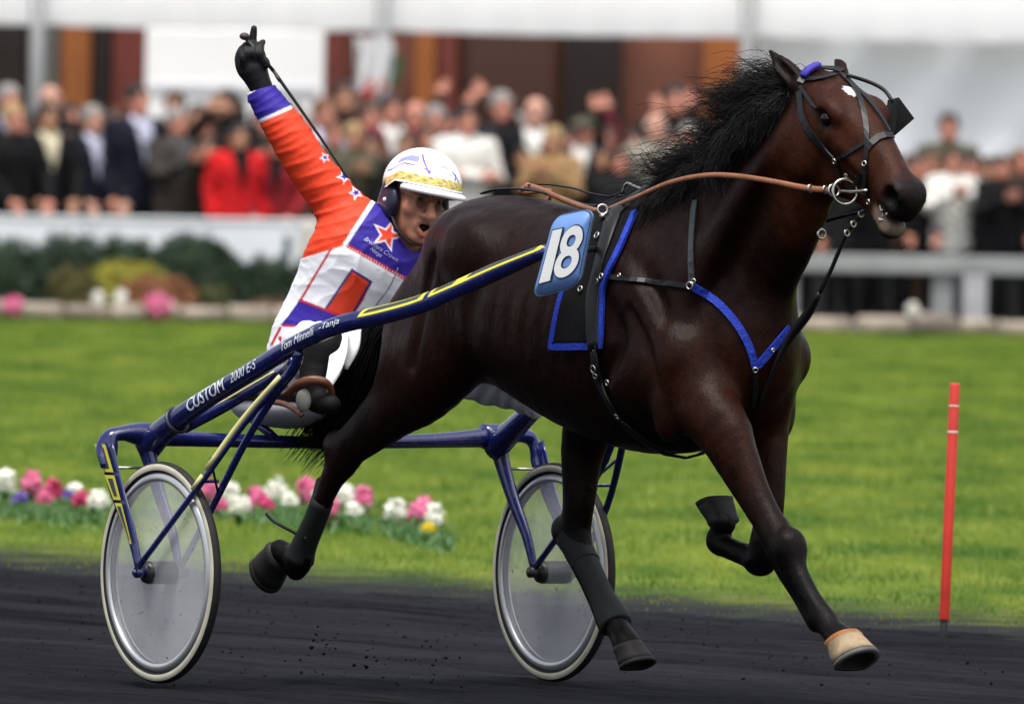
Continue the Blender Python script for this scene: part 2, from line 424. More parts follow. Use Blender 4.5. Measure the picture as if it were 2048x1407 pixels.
P = np.stack([mid[0] + ED[0] * a + EN[0] * bb, mid[1] + ED[1] * a + EN[1] * bb, np.full(n, -.008)], 1)
V, F = crumbs(P, np.abs(RNG.normal(.002, .0028, n)) + .0018)
mk('loose_cinder', V, F, M_track, smooth=False, label='loose black cinder crumbs strewn over the raked track', cat='cinder', kind='stuff')

# lawn: sheet and blades
LAWN_END = 75.0
M_lawn = mat('lawn_soil', (.05, .085, .012), .9, .1)
M_grass = mat('grass_blade', (.1, .2, .02), .55, .25)
for M_, lo, hi in ((M_lawn, (.045, .095, .009), (.15, .185, .024)), (M_grass, (.060, .142, .015), (.250, .310, .042))):
    nt = M_.node_tree; N = nt.nodes; K = nt.links; b = N['Principled BSDF']; tc = N.new('ShaderNodeTexCoord')
    mp = N.new('ShaderNodeMapping'); K.new(tc.outputs['Object'], mp.inputs[0]); mp.inputs['Scale'].default_value = (1, .22, 1); mp.inputs['Rotation'].default_value = (0, 0, .12)
    n1 = N.new('ShaderNodeTexNoise'); n1.inputs['Scale'].default_value = 1.9; n1.inputs['Detail'].default_value = 5; n1.inputs['Roughness'].default_value = .6; K.new(mp.outputs[0], n1.inputs[0])
    mr = N.new('ShaderNodeMapRange'); mr.inputs[1].default_value = .34; mr.inputs[2].default_value = .66; K.new(n1.outputs[0], mr.inputs[0])
    n2 = N.new('ShaderNodeTexNoise'); n2.inputs['Scale'].default_value = 14; n2.inputs['Detail'].default_value = 5; K.new(tc.outputs['Object'], n2.inputs[0])
    mx = N.new('ShaderNodeMix'); mx.data_type = 'FLOAT'; mx.inputs[0].default_value = .28; K.new(mr.outputs[0], mx.inputs[2]); K.new(n2.outputs[0], mx.inputs[3])
    cr = N.new('ShaderNodeValToRGB'); cr.color_ramp.elements[0].position = .2; cr.color_ramp.elements[1].position = .8
    cr.color_ramp.elements[0].color = (*lo, 1); cr.color_ramp.elements[1].color = (*hi, 1); K.new(mx.outputs[0], cr.inputs[0]); K.new(cr.outputs[0], b.inputs['Base Color'])
N = M_grass.node_tree.nodes; K = M_grass.node_tree.links
tr = N.new('ShaderNodeBsdfTranslucent'); ms = N.new('ShaderNodeMixShader'); ms.inputs[0].default_value = .35
K.new([n for n in N if n.type == 'VALTORGB'][0].outputs[0], tr.inputs[0]); K.new(N['Principled BSDF'].outputs[0], ms.inputs[1]); K.new(tr.outputs[0], ms.inputs[2]); K.new(ms.outputs[0], N['Material Output'].inputs[0])
ga = np.arange(-70, 70, .12); L0 = mid[:2] + np.outer(ga, ED[:2])
wob = -.25 + .12 * ground_noise(ga * 3, ga * 0, 2, 9)
front = np.stack([L0[:, 0] + EN[0] * wob, L0[:, 1] + EN[1] * wob, np.full(len(ga), -.03)], 1)
back = front + A(0, 0, .046) + EN * 190
k = len(ga); V = np.concatenate([front, front + EN * .55 + A(0, 0, .034), back]); F = []
for i in range(k - 1): F += [(i, i + 1, k + i + 1, k + i), (k + i, k + i + 1, 2 * k + i + 1, 2 * k + i)]
mk('lawn', V, F, M_lawn, smooth=False, kind='structure')
# the first two metres of turf are thin and full of thrown cinder
N = M_lawn.node_tree.nodes; K = M_lawn.node_tree.links; gm = N.new('ShaderNodeNewGeometry'); sb = N.new('ShaderNodeVectorMath'); sb.operation = 'SUBTRACT'; sb.inputs[1].default_value = tuple(mid); K.new(gm.outputs['Position'], sb.inputs[0])
dp = N.new('ShaderNodeVectorMath'); dp.operation = 'DOT_PRODUCT'; dp.inputs[1].default_value = tuple(EN); K.new(sb.outputs[0], dp.inputs[0])
nz = N.new('ShaderNodeTexNoise'); nz.inputs['Scale'].default_value = 2.6; nz.inputs['Detail'].default_value = 7; K.new(gm.outputs['Position'], nz.inputs[0])
ma = N.new('ShaderNodeMath'); ma.operation = 'MULTIPLY_ADD'; K.new(nz.outputs[0], ma.inputs[0]); ma.inputs[1].default_value = 2.4; K.new(dp.outputs['Value'], ma.inputs[2])
mr = N.new('ShaderNodeMapRange'); mr.interpolation_type = 'SMOOTHSTEP'; mr.inputs[1].default_value = 1.3; mr.inputs[2].default_value = 3.4; K.new(ma.outputs[0], mr.inputs[0])
mx = N.new('ShaderNodeMix'); mx.data_type = 'RGBA'; K.new(mr.outputs[0], mx.inputs[0]); mx.inputs[6].default_value = (.011, .0112, .0125, 1); K.new([n for n in N if n.type == 'VALTORGB'][0].outputs[0], mx.inputs[7]); K.new(mx.outputs[2], N['Principled BSDF'].inputs['Base Color'])
def edge_dist(x, y): return (x - mid[0]) * EN[0] + (y - mid[1]) * EN[1]
def blades(P, h, w, lean=.5):
    n = len(P); a = RNG.uniform(0, 6.28, n); l = RNG.uniform(0, 6.28, n)
    d = np.stack([np.cos(a), np.sin(a) * .35, np.zeros(n)], 1) * w[:, None]
    tip = P + np.stack([np.cos(l) * h * lean * RNG.uniform(0, 1, n), np.sin(l) * h * lean * RNG.uniform(0, 1, n), h], 1)
    V = np.stack([P - d, P + d, tip], 1).reshape(-1, 3); return V, np.arange(3 * n).reshape(n, 3)
d = 60 + 76 * RNG.uniform(0, 1, 330000) ** 1.0; y = CAM[1] + d
x = CAM[0] + RNG.uniform(-.5, .5, len(d)) * (d * .0545 + 2.0)
e = edge_dist(x, y); ok = RNG.uniform(0, 1, len(e)) < smoothstep(-.15, 1.9, e + .5 * ground_noise(x, y, 3.0, 4)) ** .8; x, y = x[ok], y[ok]
far = (y + 60) / 75
V, F = blades(np.stack([x, y, np.interp(edge_dist(x, y), (-.3, .3, 1.), (-.02, .0, .008))], 1), RNG.uniform(.014, .034, len(x)) * (.45 + .55 * smoothstep(.2, 2.4, edge_dist(x, y))), RNG.uniform(.0016, .0034, len(x)) * far)
mk('lawn_grass', V, F, M_grass, smooth=False, label='short bright green grass of the infield lawn', cat='grass', kind='stuff')

# terrace where the crowd stands
M_terr = mat('terrace_asphalt', (.09, .088, .085), .9, .2, noise=(6, .25))
V = np.array([(-60, LAWN_END + .15, .02), (60, LAWN_END + .15, .02), (60, 130, .02), (-60, 130, .02)], float)
mk('terrace_paving', V, [(0, 1, 2, 3)], M_terr, smooth=False, kind='structure')

# stone border along the terrace
bord = thing('stone_border', (0, LAWN_END, 0), 0, 'low rough stone border along the far side of the lawn', 'border')
M_stone = mat('border_stone', (.30, .255, .21), .9, .2, noise=(5, .45), bump=(18, .6, .02))
M_stone2 = mat('border_stone_dark', (.20, .165, .14), .9, .2, noise=(5, .45), bump=(18, .6, .02))
x = -4.6
while x < 6.0:
    w = random.uniform(.22, .42); h = random.uniform(.10, .15); V, F = bevbox((0, 0, 0), (w - .015, .17, h), .025)
    V = V + RNG.normal(0, .006, V.shape); V += A(x + w / 2, LAWN_END + random.uniform(-.015, .015), h / 2 + .012)
    mk('stone', V, F, random.choice([M_stone, M_stone, M_stone2]), bord, smooth=True); x += w

# marker pole
pb = pg(1887, 1268); top = pd(1910, 766, pb[1]); ax = unit(top - pb); ln = np.linalg.norm(top - pb)
pole = thing('marker_pole', pb - A(0, 0, .02), 0, 'thin red marker pole with white bands standing at the grass edge', 'marker pole')
M_red = mat('pole_red', (.62, .045, .03), .5, .4, noise=(9, .25)); M_wband = mat('pole_band', (.75, .62, .55), .6); M_blk = mat('pole_foot', (.015, .015, .015), .7)
def seg(a, b, r): return lathe([(.0005, a), (r * .92, a), (r, a + .004), (r, b - .004), (r * .92, b), (.0005, b)], pb, ax, 20)
mk('shaft', *seg(.05, ln, .0178), M_red, pole)
for a, bb in ((ln * .80, ln * .812), (ln * .905, ln * .915)): mk('band', *seg(a, bb, .0186), M_wband, pole)
mk('foot', *seg(-.03, .05, .0135), M_blk, pole)
# ================================================================== flowers on the lawn
M_leafg = mat('flower_leaf', (.05, .13, .025), .5, .4, noise=(30, .3))
FLOWC = {'pink': (.78, .22, .40), 'rose': (.66, .09, .22), 'white': (.88, .87, .80), 'purple': (.24, .15, .52), 'yellow': (.80, .62, .03)}
def petals(c, r, n, size, squash=1.0):
    """ragged florets thrown out from an upright spike"""
    c = np.asarray(c, float); V, F = [], []
    for i in range(n):
        z = 1 - 2 * (i + .5) / n; a = i * 2.39996 + random.gauss(0, .4); q = math.sqrt(max(0, 1 - z * z))
        d = unit(A(q * math.cos(a), q * math.sin(a), z) + RNG.normal(0, .25, 3)); p = c + d * r * random.uniform(.35, 1.15); t1 = unit(np.cross(d, (.3, .2, 1))); t2 = np.cross(d, t1); sz = size * random.uniform(.6, 1.35)
        for j in range(5):
            b = j * 1.2566 + i; e = t1 * math.cos(b) + t2 * math.sin(b); g = np.cross(d, e); k = len(V)
            V += [p, p + e * sz * .6 + g * sz * .35 + d * sz * .35, p + e * sz * random.uniform(.9, 1.5) + d * sz * random.uniform(-.2, .5), p + e * sz * .6 - g * sz * .35 + d * sz * .35]
            F.append((k, k + 1, k + 2, k + 3))
    return np.array(V), F
def flower(u, v, colour, label, y=None, wpx=50, hpx=58, group='spring flowers bedded in the lawn'):
    """u,v = centre of the bloom; stands on the ground"""
    if y is None:
        g = pg(u, v + hpx * .62, .015); y = g[1]
    c = pd(u, v, y); sc = (y + 60) / FPX; rx, rz = wpx * sc / 2, hpx * sc / 2; g = A(c[0], y, .015)
    t = thing('spring_flower', g, 0, label, 'flower', group)
    m = mat('petal_' + colour, FLOWC[colour], .6, .2, noise=(40, .35), trans=.25)
    mk('flower_head', *petals(A(c[0], y, max(c[2], rz * .8)), A(rx * .62, rx * .62, rz * .78) * RNG.uniform(.85, 1.15, 3), 30, rx * .52), m, t, smooth=False)
    mk('stem', *bar(g, A(c[0], y, max(c[2], .05)), .006, 6), M_leafg, t)
    for k in range(9):
        a = k * .698 + random.random(); d = A(math.cos(a), math.sin(a), 0); P = [g, g + d * rx * .8 + A(0, 0, rz * .9), g + d * rx * random.uniform(1.6, 2.6) + A(0, 0, rz * random.uniform(.3, 1.0))]
        mk('leaf', *sweep(P, [.006, .011, .001], [.002, .002, .001], up=d, n=4, sub=4), M_leafg, t)
for a in ((10, 972, 'white', 'white flower at the left end of the lawn flower row'),
          (62, 972, 'pink', 'large pink flower above the purple one at the left'),
          (104, 985, 'rose', 'deep rose flower between the purple ones'),
          (40, 1000, 'purple', 'purple flower low in the leftmost clump'),
          (131, 992, 'purple', 'small purple flower right of the rose one'),
          (168, 1002, 'rose', 'rose flower just left of the near wheel'),
          (196, 1004, 'white', 'white flower touching the near wheel rim'),
          (423, 985, 'pink', 'pink flower just right of the near wheel'),
          (458, 992, 'white', 'white flower second right of the near wheel'),
          (478, 1014, 'white', 'low white flower before the pink one'),
          (512, 1000, 'pink', 'pink flower midway between wheel and hind leg'),
          (553, 985, 'white', 'tall white flower beside a pink one'),
          (612, 980, 'pink', 'pink flower behind the trailing hind leg'),
          (658, 1020, 'pink', 'low pink flower in front of the trailing hind leg'),
          (694, 995, 'white', 'white flower right of the trailing hind leg'),
          (724, 1000, 'pink', 'pink flower second right of the hind leg'),
          (795, 1022, 'white', 'white flower left of the last pink one'),
          (836, 1025, 'pink', 'last pink flower of the row towards the far wheel'),
          (868, 1038, 'white', 'last white flower at the right end of the row'),
          (858, 1058, 'yellow', 'small yellow flower at the right end of the row')):
    flower(*a, wpx=(34 if a[2] in ('yellow', 'purple') else 50), hpx=(36 if a[2] in ('yellow', 'purple') else 60))
for a in ((148, 985, 'white', 'small white flower above the rose one by the wheel'), (88, 1000, 'pink', 'low pink flower between the purple ones'), (440, 1012, 'pink', 'low pink flower close to the near wheel'), (534, 1012, 'rose', 'low rose flower under the tall white one'),
          (582, 1004, 'white', 'white flower left of the trailing hind leg'), (640, 998, 'white', 'white flower half behind the trailing hind leg'), (708, 1022, 'white', 'low white flower under the right pink one'), (778, 1032, 'white', 'leftmost white flower of the last clump'), (848, 1010, 'pink', 'upper pink flower of the last clump')):
    flower(*a, wpx=38, hpx=42)
P, n = [], 5200                                     # strappy green leaves under the flower row
for (ua, va, ub, vb, k) in ((-30, 1024, 205, 1040, 1700), (405, 1020, 745, 1056, 2300), (765, 1062, 905, 1092, 1200)):
    for i in range(k):
        f = random.random(); g = pg(ua + (ub - ua) * f, va + (vb - va) * f + random.gauss(0, 7), .015); P.append(g)
P = np.array(P); V, F = blades(P, RNG.uniform(.025, .060, len(P)), RNG.uniform(.003, .008, len(P)), 1.2)
mk('flower_foliage', V, F, M_leafg, smooth=False, label='dark green leaves carpeting the ground under the flower row', cat='foliage', kind='stuff')
for u, v, c, l, w, h in ((24, 615, 'pink', 'pink flower mound at the left end of the stone border', 46, 46),
                        (197, 602, 'white', 'left of two white flowers by the brown shrub', 32, 42),
                        (241, 600, 'white', 'right of two white flowers by the brown shrub', 36, 46),
                        (314, 612, 'pink', 'pink flower mound before the brown shrub', 64, 50),
                        (1826, 620, 'white', 'white flower behind the border near the white rail', 30, 26)):
    flower(u, v, c, l, y=LAWN_END - .32 if c == 'pink' else LAWN_END + .3, wpx=w, hpx=h, group='flowers by the stone border')

# ================================================================== shrubs
def shrub(name, u0, u1, vtop, y, colour, label, n=5200, leaf=.022, depth=None, rag=.06, pw=2.7):
    a, b = pd(u0, 600, y), pd(u1, 600, y); c = (a + b) / 2; rx = (b[0] - a[0]) / 2; zt = pd((u0 + u1) / 2, vtop, y)[2]; ry = depth or rx * .8
    c = A(c[0], y, .02); t = thing(name, c, 0, label, 'shrub')
    d = RNG.normal(size=(n, 3)); d[:, 2] = abs(d[:, 2]) - .12; d /= np.linalg.norm(d, axis=1)[:, None]
    d /= (abs(d[:, :1]) ** pw + abs(d[:, 1:2]) ** pw + abs(d[:, 2:]) ** pw) ** (1 / pw)          # full, clipped outline
    lump = 1 + rag * (np.sin(d[:, 0] * 7 + 1) * np.cos(d[:, 2] * 9) + np.sin(d[:, 1] * 8 + d[:, 0] * 5 + 2)) + RNG.normal(0, rag * .7, n) - .16 * RNG.uniform(0, 1, n) ** 2
    P = c + np.maximum(d * lump[:, None] * A(rx, ry, zt - .02), A(-9, -9, .0)); nn = d + RNG.normal(0, .5, (n, 3)); nn /= np.linalg.norm(nn, axis=1)[:, None]
    t1 = np.cross(nn, RNG.normal(size=(n, 3))); t1 /= np.linalg.norm(t1, axis=1)[:, None]; t2 = np.cross(nn, t1); s = leaf * RNG.uniform(.6, 1.3, (n, 1))
    V = np.stack([P - t1 * s, P + t2 * s * .5, P + t1 * s, P - t2 * s * .5], 1).reshape(-1, 3)
    mk('foliage', V, np.arange(4 * n).reshape(n, 4), mat('leaves_' + name + '%d' % int(colour[0] * 1e4), colour, .55, .3, noise=(9, .45), trans=.15), t, smooth=False)
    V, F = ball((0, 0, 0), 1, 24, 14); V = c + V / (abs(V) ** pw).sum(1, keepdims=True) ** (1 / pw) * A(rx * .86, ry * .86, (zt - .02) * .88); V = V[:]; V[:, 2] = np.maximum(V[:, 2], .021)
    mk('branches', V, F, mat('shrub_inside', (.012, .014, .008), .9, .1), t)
DG, DG2 = (.016, .036, .015), (.019, .042, .017)
shrub('clipped_shrub', 262, 512, 470, 77.0, DG, 'big clipped dark green dome shrub before the white board', 9000, pw=2.1, rag=.03)
shrub('hedge_shrub', -120, 110, 480, 77.2, DG2, 'dark hedge shrub at the far left edge')
shrub('hedge_shrub', 55, 225, 476, 77.5, DG, 'dark hedge shrub second from the left')
shrub('hedge_shrub', 170, 330, 482, 77.4, DG2, 'dark hedge shrub just left of the big dome')
shrub('hedge_shrub', 470, 600, 522, 77.3, DG, 'low dark shrub just right of the big dome')
shrub('hedge_shrub', 560, 690, 528, 77.5, DG2, 'low dark shrub behind the driver')
shrub('golden_shrub', 165, 345, 530, 76.4, (.30, .28, .03), 'low golden yellow shrub before the hedge', 4200)
shrub('olive_shrub', 95, 200, 540, 76.1, (.085, .075, .02), 'olive brown shrub left of the golden one', 4200)
shrub('russet_shrub', 235, 400, 556, 75.9, (.22, .09, .035), 'russet brown spreading shrub before the big dome', 4600)
shrub('olive_shrub', 385, 470, 575, 75.9, (.06, .07, .02), 'small olive shrub right of the russet one', 2600)
shrub('russet_shrub', 490, 600, 602, 75.7, (.13, .07, .04), 'low russet plant left of the driver', 2600)

# ================================================================== barrier and rail
M_board = mat('white_board', (.72, .745, .77), .5, .4, noise=(2.5, .06))
yb = 78.0; zb = pd(300, 441, yb)[2]; xl, xr = pd(-260, 441, yb)[0], pd(642, 441, yb)[0]
brd = thing('advertising_board', A((xl + xr) / 2, yb, .02), 0, 'long low white board in front of the left crowd', 'board')
nb = 4; w = (xr - xl) / nb
for i in range(nb): mk('panel', *bevbox(A(xl + w * (i + .5), yb, .08 + (zb - .08) / 2), (w - .008, .03, zb - .08), .004), M_board, brd, smooth=False)
mk('top_rail', *bevbox(A((xl + xr) / 2, yb, zb + .012), (xr - xl, .055, .024), .006), M_board, brd, smooth=False)
for i in range(nb + 1): mk('post', *box(A(xl + w * i, yb + .045, zb / 2), (.05, .05, zb - .03)), M_board, brd, smooth=False)
p0 = pd(574, 500, yb - .02); s = 44 * (yb + 60) / FPX     # a bold dark mark printed on the board
V, F = text_mesh('1', s * 1.5, 0, .012); mk('printed_mark', np.stack([V[:, 0] * 1.15 + p0[0], np.full(len(V), yb - .0165), V[:, 1] + p0[2]], 1), F, mat('board_print', (.02, .05, .07), .5), brd, smooth=False)
pst = pd(620, 500, yb); mk('end_post', *bevbox(A(pst[0], yb - .02, (zb + .0) / 2), (.16, .06, zb - .01), .01), mat('end_post', (.52, .50, .45), .7), brd, smooth=False)

yr = 77.2; M_rail = mat('white_rail', (.27, .28, .275), .7, .2, noise=(3, .2))
ra, rb = pd(1560, 505, yr), pd(2330, 545, yr); zr = pd(1890, 530, yr)[2]
fen = thing('white_rail_fence', A((ra[0] + rb[0]) / 2, yr, .02), 0, 'white post and rail fence behind the horse on the right', 'fence')
mk('rail', *bevbox(A((ra[0] + rb[0]) / 2, yr - .03, zr), (rb[0] - ra[0], .05, .13), .012), M_rail, fen, smooth=False)
for u in (1575, 1885, 2210):
    p = pd(u, 560, yr); mk('post', *bevbox(A(p[0], yr + .03, zr / 2 + .03), (.15, .07, zr + .02), .012), M_rail, fen, smooth=False)
p = pd(1950, 580, yr + .6); V, F = bevbox(A(p[0], yr + .6, .25), (.17, .12, .46), .02); mk('concrete_bollard', V, F, mat('bollard', (.42, .42, .44), .8, noise=(8, .2)), smooth=False, label='short grey concrete bollard behind the white rail', cat='bollard')

V, F = bevbox(A((ra[0] + rb[0]) / 2 + .3, 81.9, .36), (rb[0] - ra[0] + 1.2, .05, .66), .01); mk('dark_backing', V, F, mat('dark_backing', (.010, .012, .012), .8), smooth=False, label='added low dark screen behind the legs at the white rail', cat='backing')  # added dark panel: fills pale gaps between the spectators' legs behind the rail
# ================================================================== marquee and building behind
M_canvas = mat('white_canvas', (.90, .905, .90), .6, .2, noise=(.9, .05), bump=(3, .15, .03), trans=.45); M_pole = mat('grey_pole', (.22, .225, .23), .4, .5)
yc = 90.0; mq = thing('marquee', A(1.0, yc, .02), 0, 'long white canvas marquee above the crowd', 'marquee')
def zat(u, v, y): return pd(u, v, y)[2]
zv = zat(1024, 66, yc); us = [-700, 75, 765, 1495, 2190, 2800]; xs = [pd(u, 60, yc)[0] for u in us]
for a, b_ in zip(xs[:-1], xs[1:]):
    n = 26; xx = np.linspace(a + .03, b_ - .03, n); V, F = [], []
    for i, x in enumerate(xx):
        sag = .03 * math.sin(math.pi * i / (n - 1)); w_ = .012 * math.sin(i * 1.7)
        V += [(x, yc + w_, zv - sag * .5), (x, yc + w_ * .5, zv + .05), (x, yc, zv + .62), (x, yc + 3.0, zv + 1.6), (x, yc + 6.5, zv + 2.6)]
    for i in range(n - 1):
        for j in range(4): F.append((i * 5 + j, i * 5 + 5 + j, i * 5 + 6 + j, i * 5 + 1 + j))
    mk('canopy', np.array(V), F, M_canvas, mq)
    mk('eave_bar', *bar(A(a, yc + .03, zv + .015), A(b_, yc + .03, zv + .015), .022, 8), M_pole, mq)
for x in xs[:-1]: mk('pole', *bar(A(x, yc - .04, .0), A(x, yc - .04, zv + .62), .055, 12), M_pole, mq)
# canvas side wall on the right
xa, xb2 = pd(1512, 150, yc + .4)[0], pd(2750, 150, yc + .4)[0]; n = 220; V, F = [], []
for i in range(n):
    x = xa + (xb2 - xa) * i / (n - 1)
    for j in range(12):
        z = .03 + (zv - .03) * j / 11; V.append((x, yc + .4 + .05 * math.sin(x * 7.5 - z * 6.5 + .6 * math.sin(x * 1.3)) + .012 * math.sin(x * 15 - z * 12), z))
for i in range(n - 1):
    for j in range(11): F.append((i * 12 + j, i * 12 + 12 + j, i * 12 + 13 + j, i * 12 + 1 + j))
mk('side_wall', np.array(V), F, mat('white_side_canvas', (.88, .90, .91), .6, .2, noise=(.9, .05)), mq)

yw = 97.5; bld = thing('club_building', A(0, yw, .02), 0, 'brown panelled building under the marquee', 'building')
M_brown = mat('brown_wall', (.22, .085, .055), .6, .3, noise=(1.2, .35)); M_or = mat('orange_pillar', (.42, .14, .042), .6, .3, noise=(2, .2))
M_mar = mat('maroon_panel', (.20, .05, .038), .6, .3, noise=(2, .2)); M_wpan = mat('white_panel', (.82, .81, .79), .6, .3, noise=(1.5, .05)); M_dark = mat('dark_glass', (.030, .022, .022), .15, .5); M_pgrey = mat('grey_panel', (.16, .155, .14), .7)
x0, x1 = pd(-400, 200, yw)[0], pd(2600, 200, yw)[0]
mk('wall', *box(A((x0 + x1) / 2, yw + .2, 1.75), (x1 - x0, .3, 3.5)), M_brown, bld, smooth=False)
def panel(name, ua, ub, m, z0=.02, z1=3.4, dy=-.05, th=.1):
    a, b_ = pd(ua, 150, yw)[0], pd(ub, 150, yw)[0]; mk(name, *bevbox(A((a + b_) / 2, yw + dy, (z0 + z1) / 2), (b_ - a - .01, th, z1 - z0), .01), m, bld, smooth=False)
panel('window', -390, 55, M_dark); panel('grey_panel', 58, 120, M_pgrey, dy=-.04); panel('pillar', 122, 182, M_or, dy=-.1); panel('doorway', 184, 222, M_dark)
panel('maroon_panel', 224, 288, M_mar, dy=-.06); wa, wb = pd(291, 150, 89.6)[0], pd(648, 150, 89.6)[0]; mk('white_panel', *bevbox(A((wa + wb) / 2, 89.6, 1.06), (wb - wa, .05, 2.04), .01), M_wpan, bld, smooth=False); panel('maroon_panel', 650, 690, M_mar)
panel('pillar', 828, 872, M_or, dy=-.1); panel('maroon_panel', 874, 915, M_mar, dy=-.06); panel('window', 1125, 1245, M_dark); panel('pillar', 1405, 1488, M_or, dy=-.1); panel('window', 930, 1110, mat('brown_glass', (.085, .035, .025), .3, .5))
mk('panel_trim', *box(A((wa + wb) / 2, 89.56, 1.62), (wb - wa - .1, .02, .05)), mat('panel_trim', (.52, .53, .56), .6), bld, smooth=False)
# flag hanging under the marquee
yf = 89.3; fl = thing('hanging_flag', pd(765, 190, yf), 0, 'white flag with red and green edges hanging behind the crowd', 'flag')
def cloth(name, ua, ub, va, vb, m):
    n = 12; V, F = [], []
    for i in range(n + 1):
        for j in range(7):
            p = pd(ua + (ub - ua) * i / n + 6 * math.sin(j * .8), va + (vb - va) * j / 6, yf); V.append(p + A(0, .03 * math.sin(i * 1.1 + j * .4), 0))
    for i in range(n):
        for j in range(6): F.append((i * 7 + j, i * 7 + j + 1, i * 7 + 8 + j, i * 7 + 7 + j))
    mk(name, np.array(V), F, m, fl)
cloth('white_field', 715, 783, 75, 182, mat('flag_white', (.62, .62, .62), .8)); cloth('green_stripe', 784, 800, 110, 175, mat('flag_green', (.02, .14, .06), .8)); cloth('red_stripe', 716, 768, 160, 190, mat('flag_red', (.55, .03, .03), .8))
mk('pole', *bar(pd(712, 70, yf), pd(718, 230, yf), .012), M_pole, fl)
# ================================================================== the crowd
SK = mat('skin', (.46, .235, .165), .55, .35, vcol='mul', noise=(8, .08))
SKINS = [mat('skin_fair', (.52, .28, .205), .55, .3, vcol='mul', noise=(8, .08)), mat('skin_ruddy', (.50, .215, .15), .55, .3, vcol='mul', noise=(8, .08)), mat('skin_tan', (.42, .215, .13), .55, .3, vcol='mul', noise=(8, .08))]
def cloth_mat(c): return mat('cloth_%02x%02x%02x' % tuple(int(min(1, x ** .4545) * 255) for x in c), c, .85, .15, noise=(14, .15), bump=(9, .5, .03))
def hair_mat(c): return mat('hair_%02x%02x%02x' % tuple(int(min(1, x ** .4545) * 255) for x in c), c, .6, .3, noise=(40, .3, (1, 1, .2)))
def arm_joints(pose, sx):
    S = A(.185 * sx, .01, 1.42)
    if pose == 'down': return S, A(.235 * sx, .03, 1.13), A(.225 * sx, -.06, .87)
    if pose == 'clap': return S, A(.24 * sx, -.10, 1.17), A(.05 * sx, -.30, 1.30)
    if pose == 'photo': return S, A(.25 * sx, -.14, 1.33), A(.07 * sx, -.22, 1.56)
    if pose == 'fold': return S, A(.235 * sx, -.05, 1.15), A(-.06 * sx, -.18, 1.16)
    if pose == 'rail': return S, A(.245 * sx, -.08, 1.14), A(.16 * sx, -.28, .93)
    if pose == 'wave':
        return (S, A(.26 * sx, -.06, 1.66), A(.20 * sx, -.12, 1.92)) if sx > 0 else (S, A(.24 * sx, -.10, 1.17), A(.05 * sx, -.26, 1.25))
    if pose == 'cheer': return S, A(.27 * sx, -.05, 1.66), A(.17 * sx, -.12, 1.93)
PM = {}
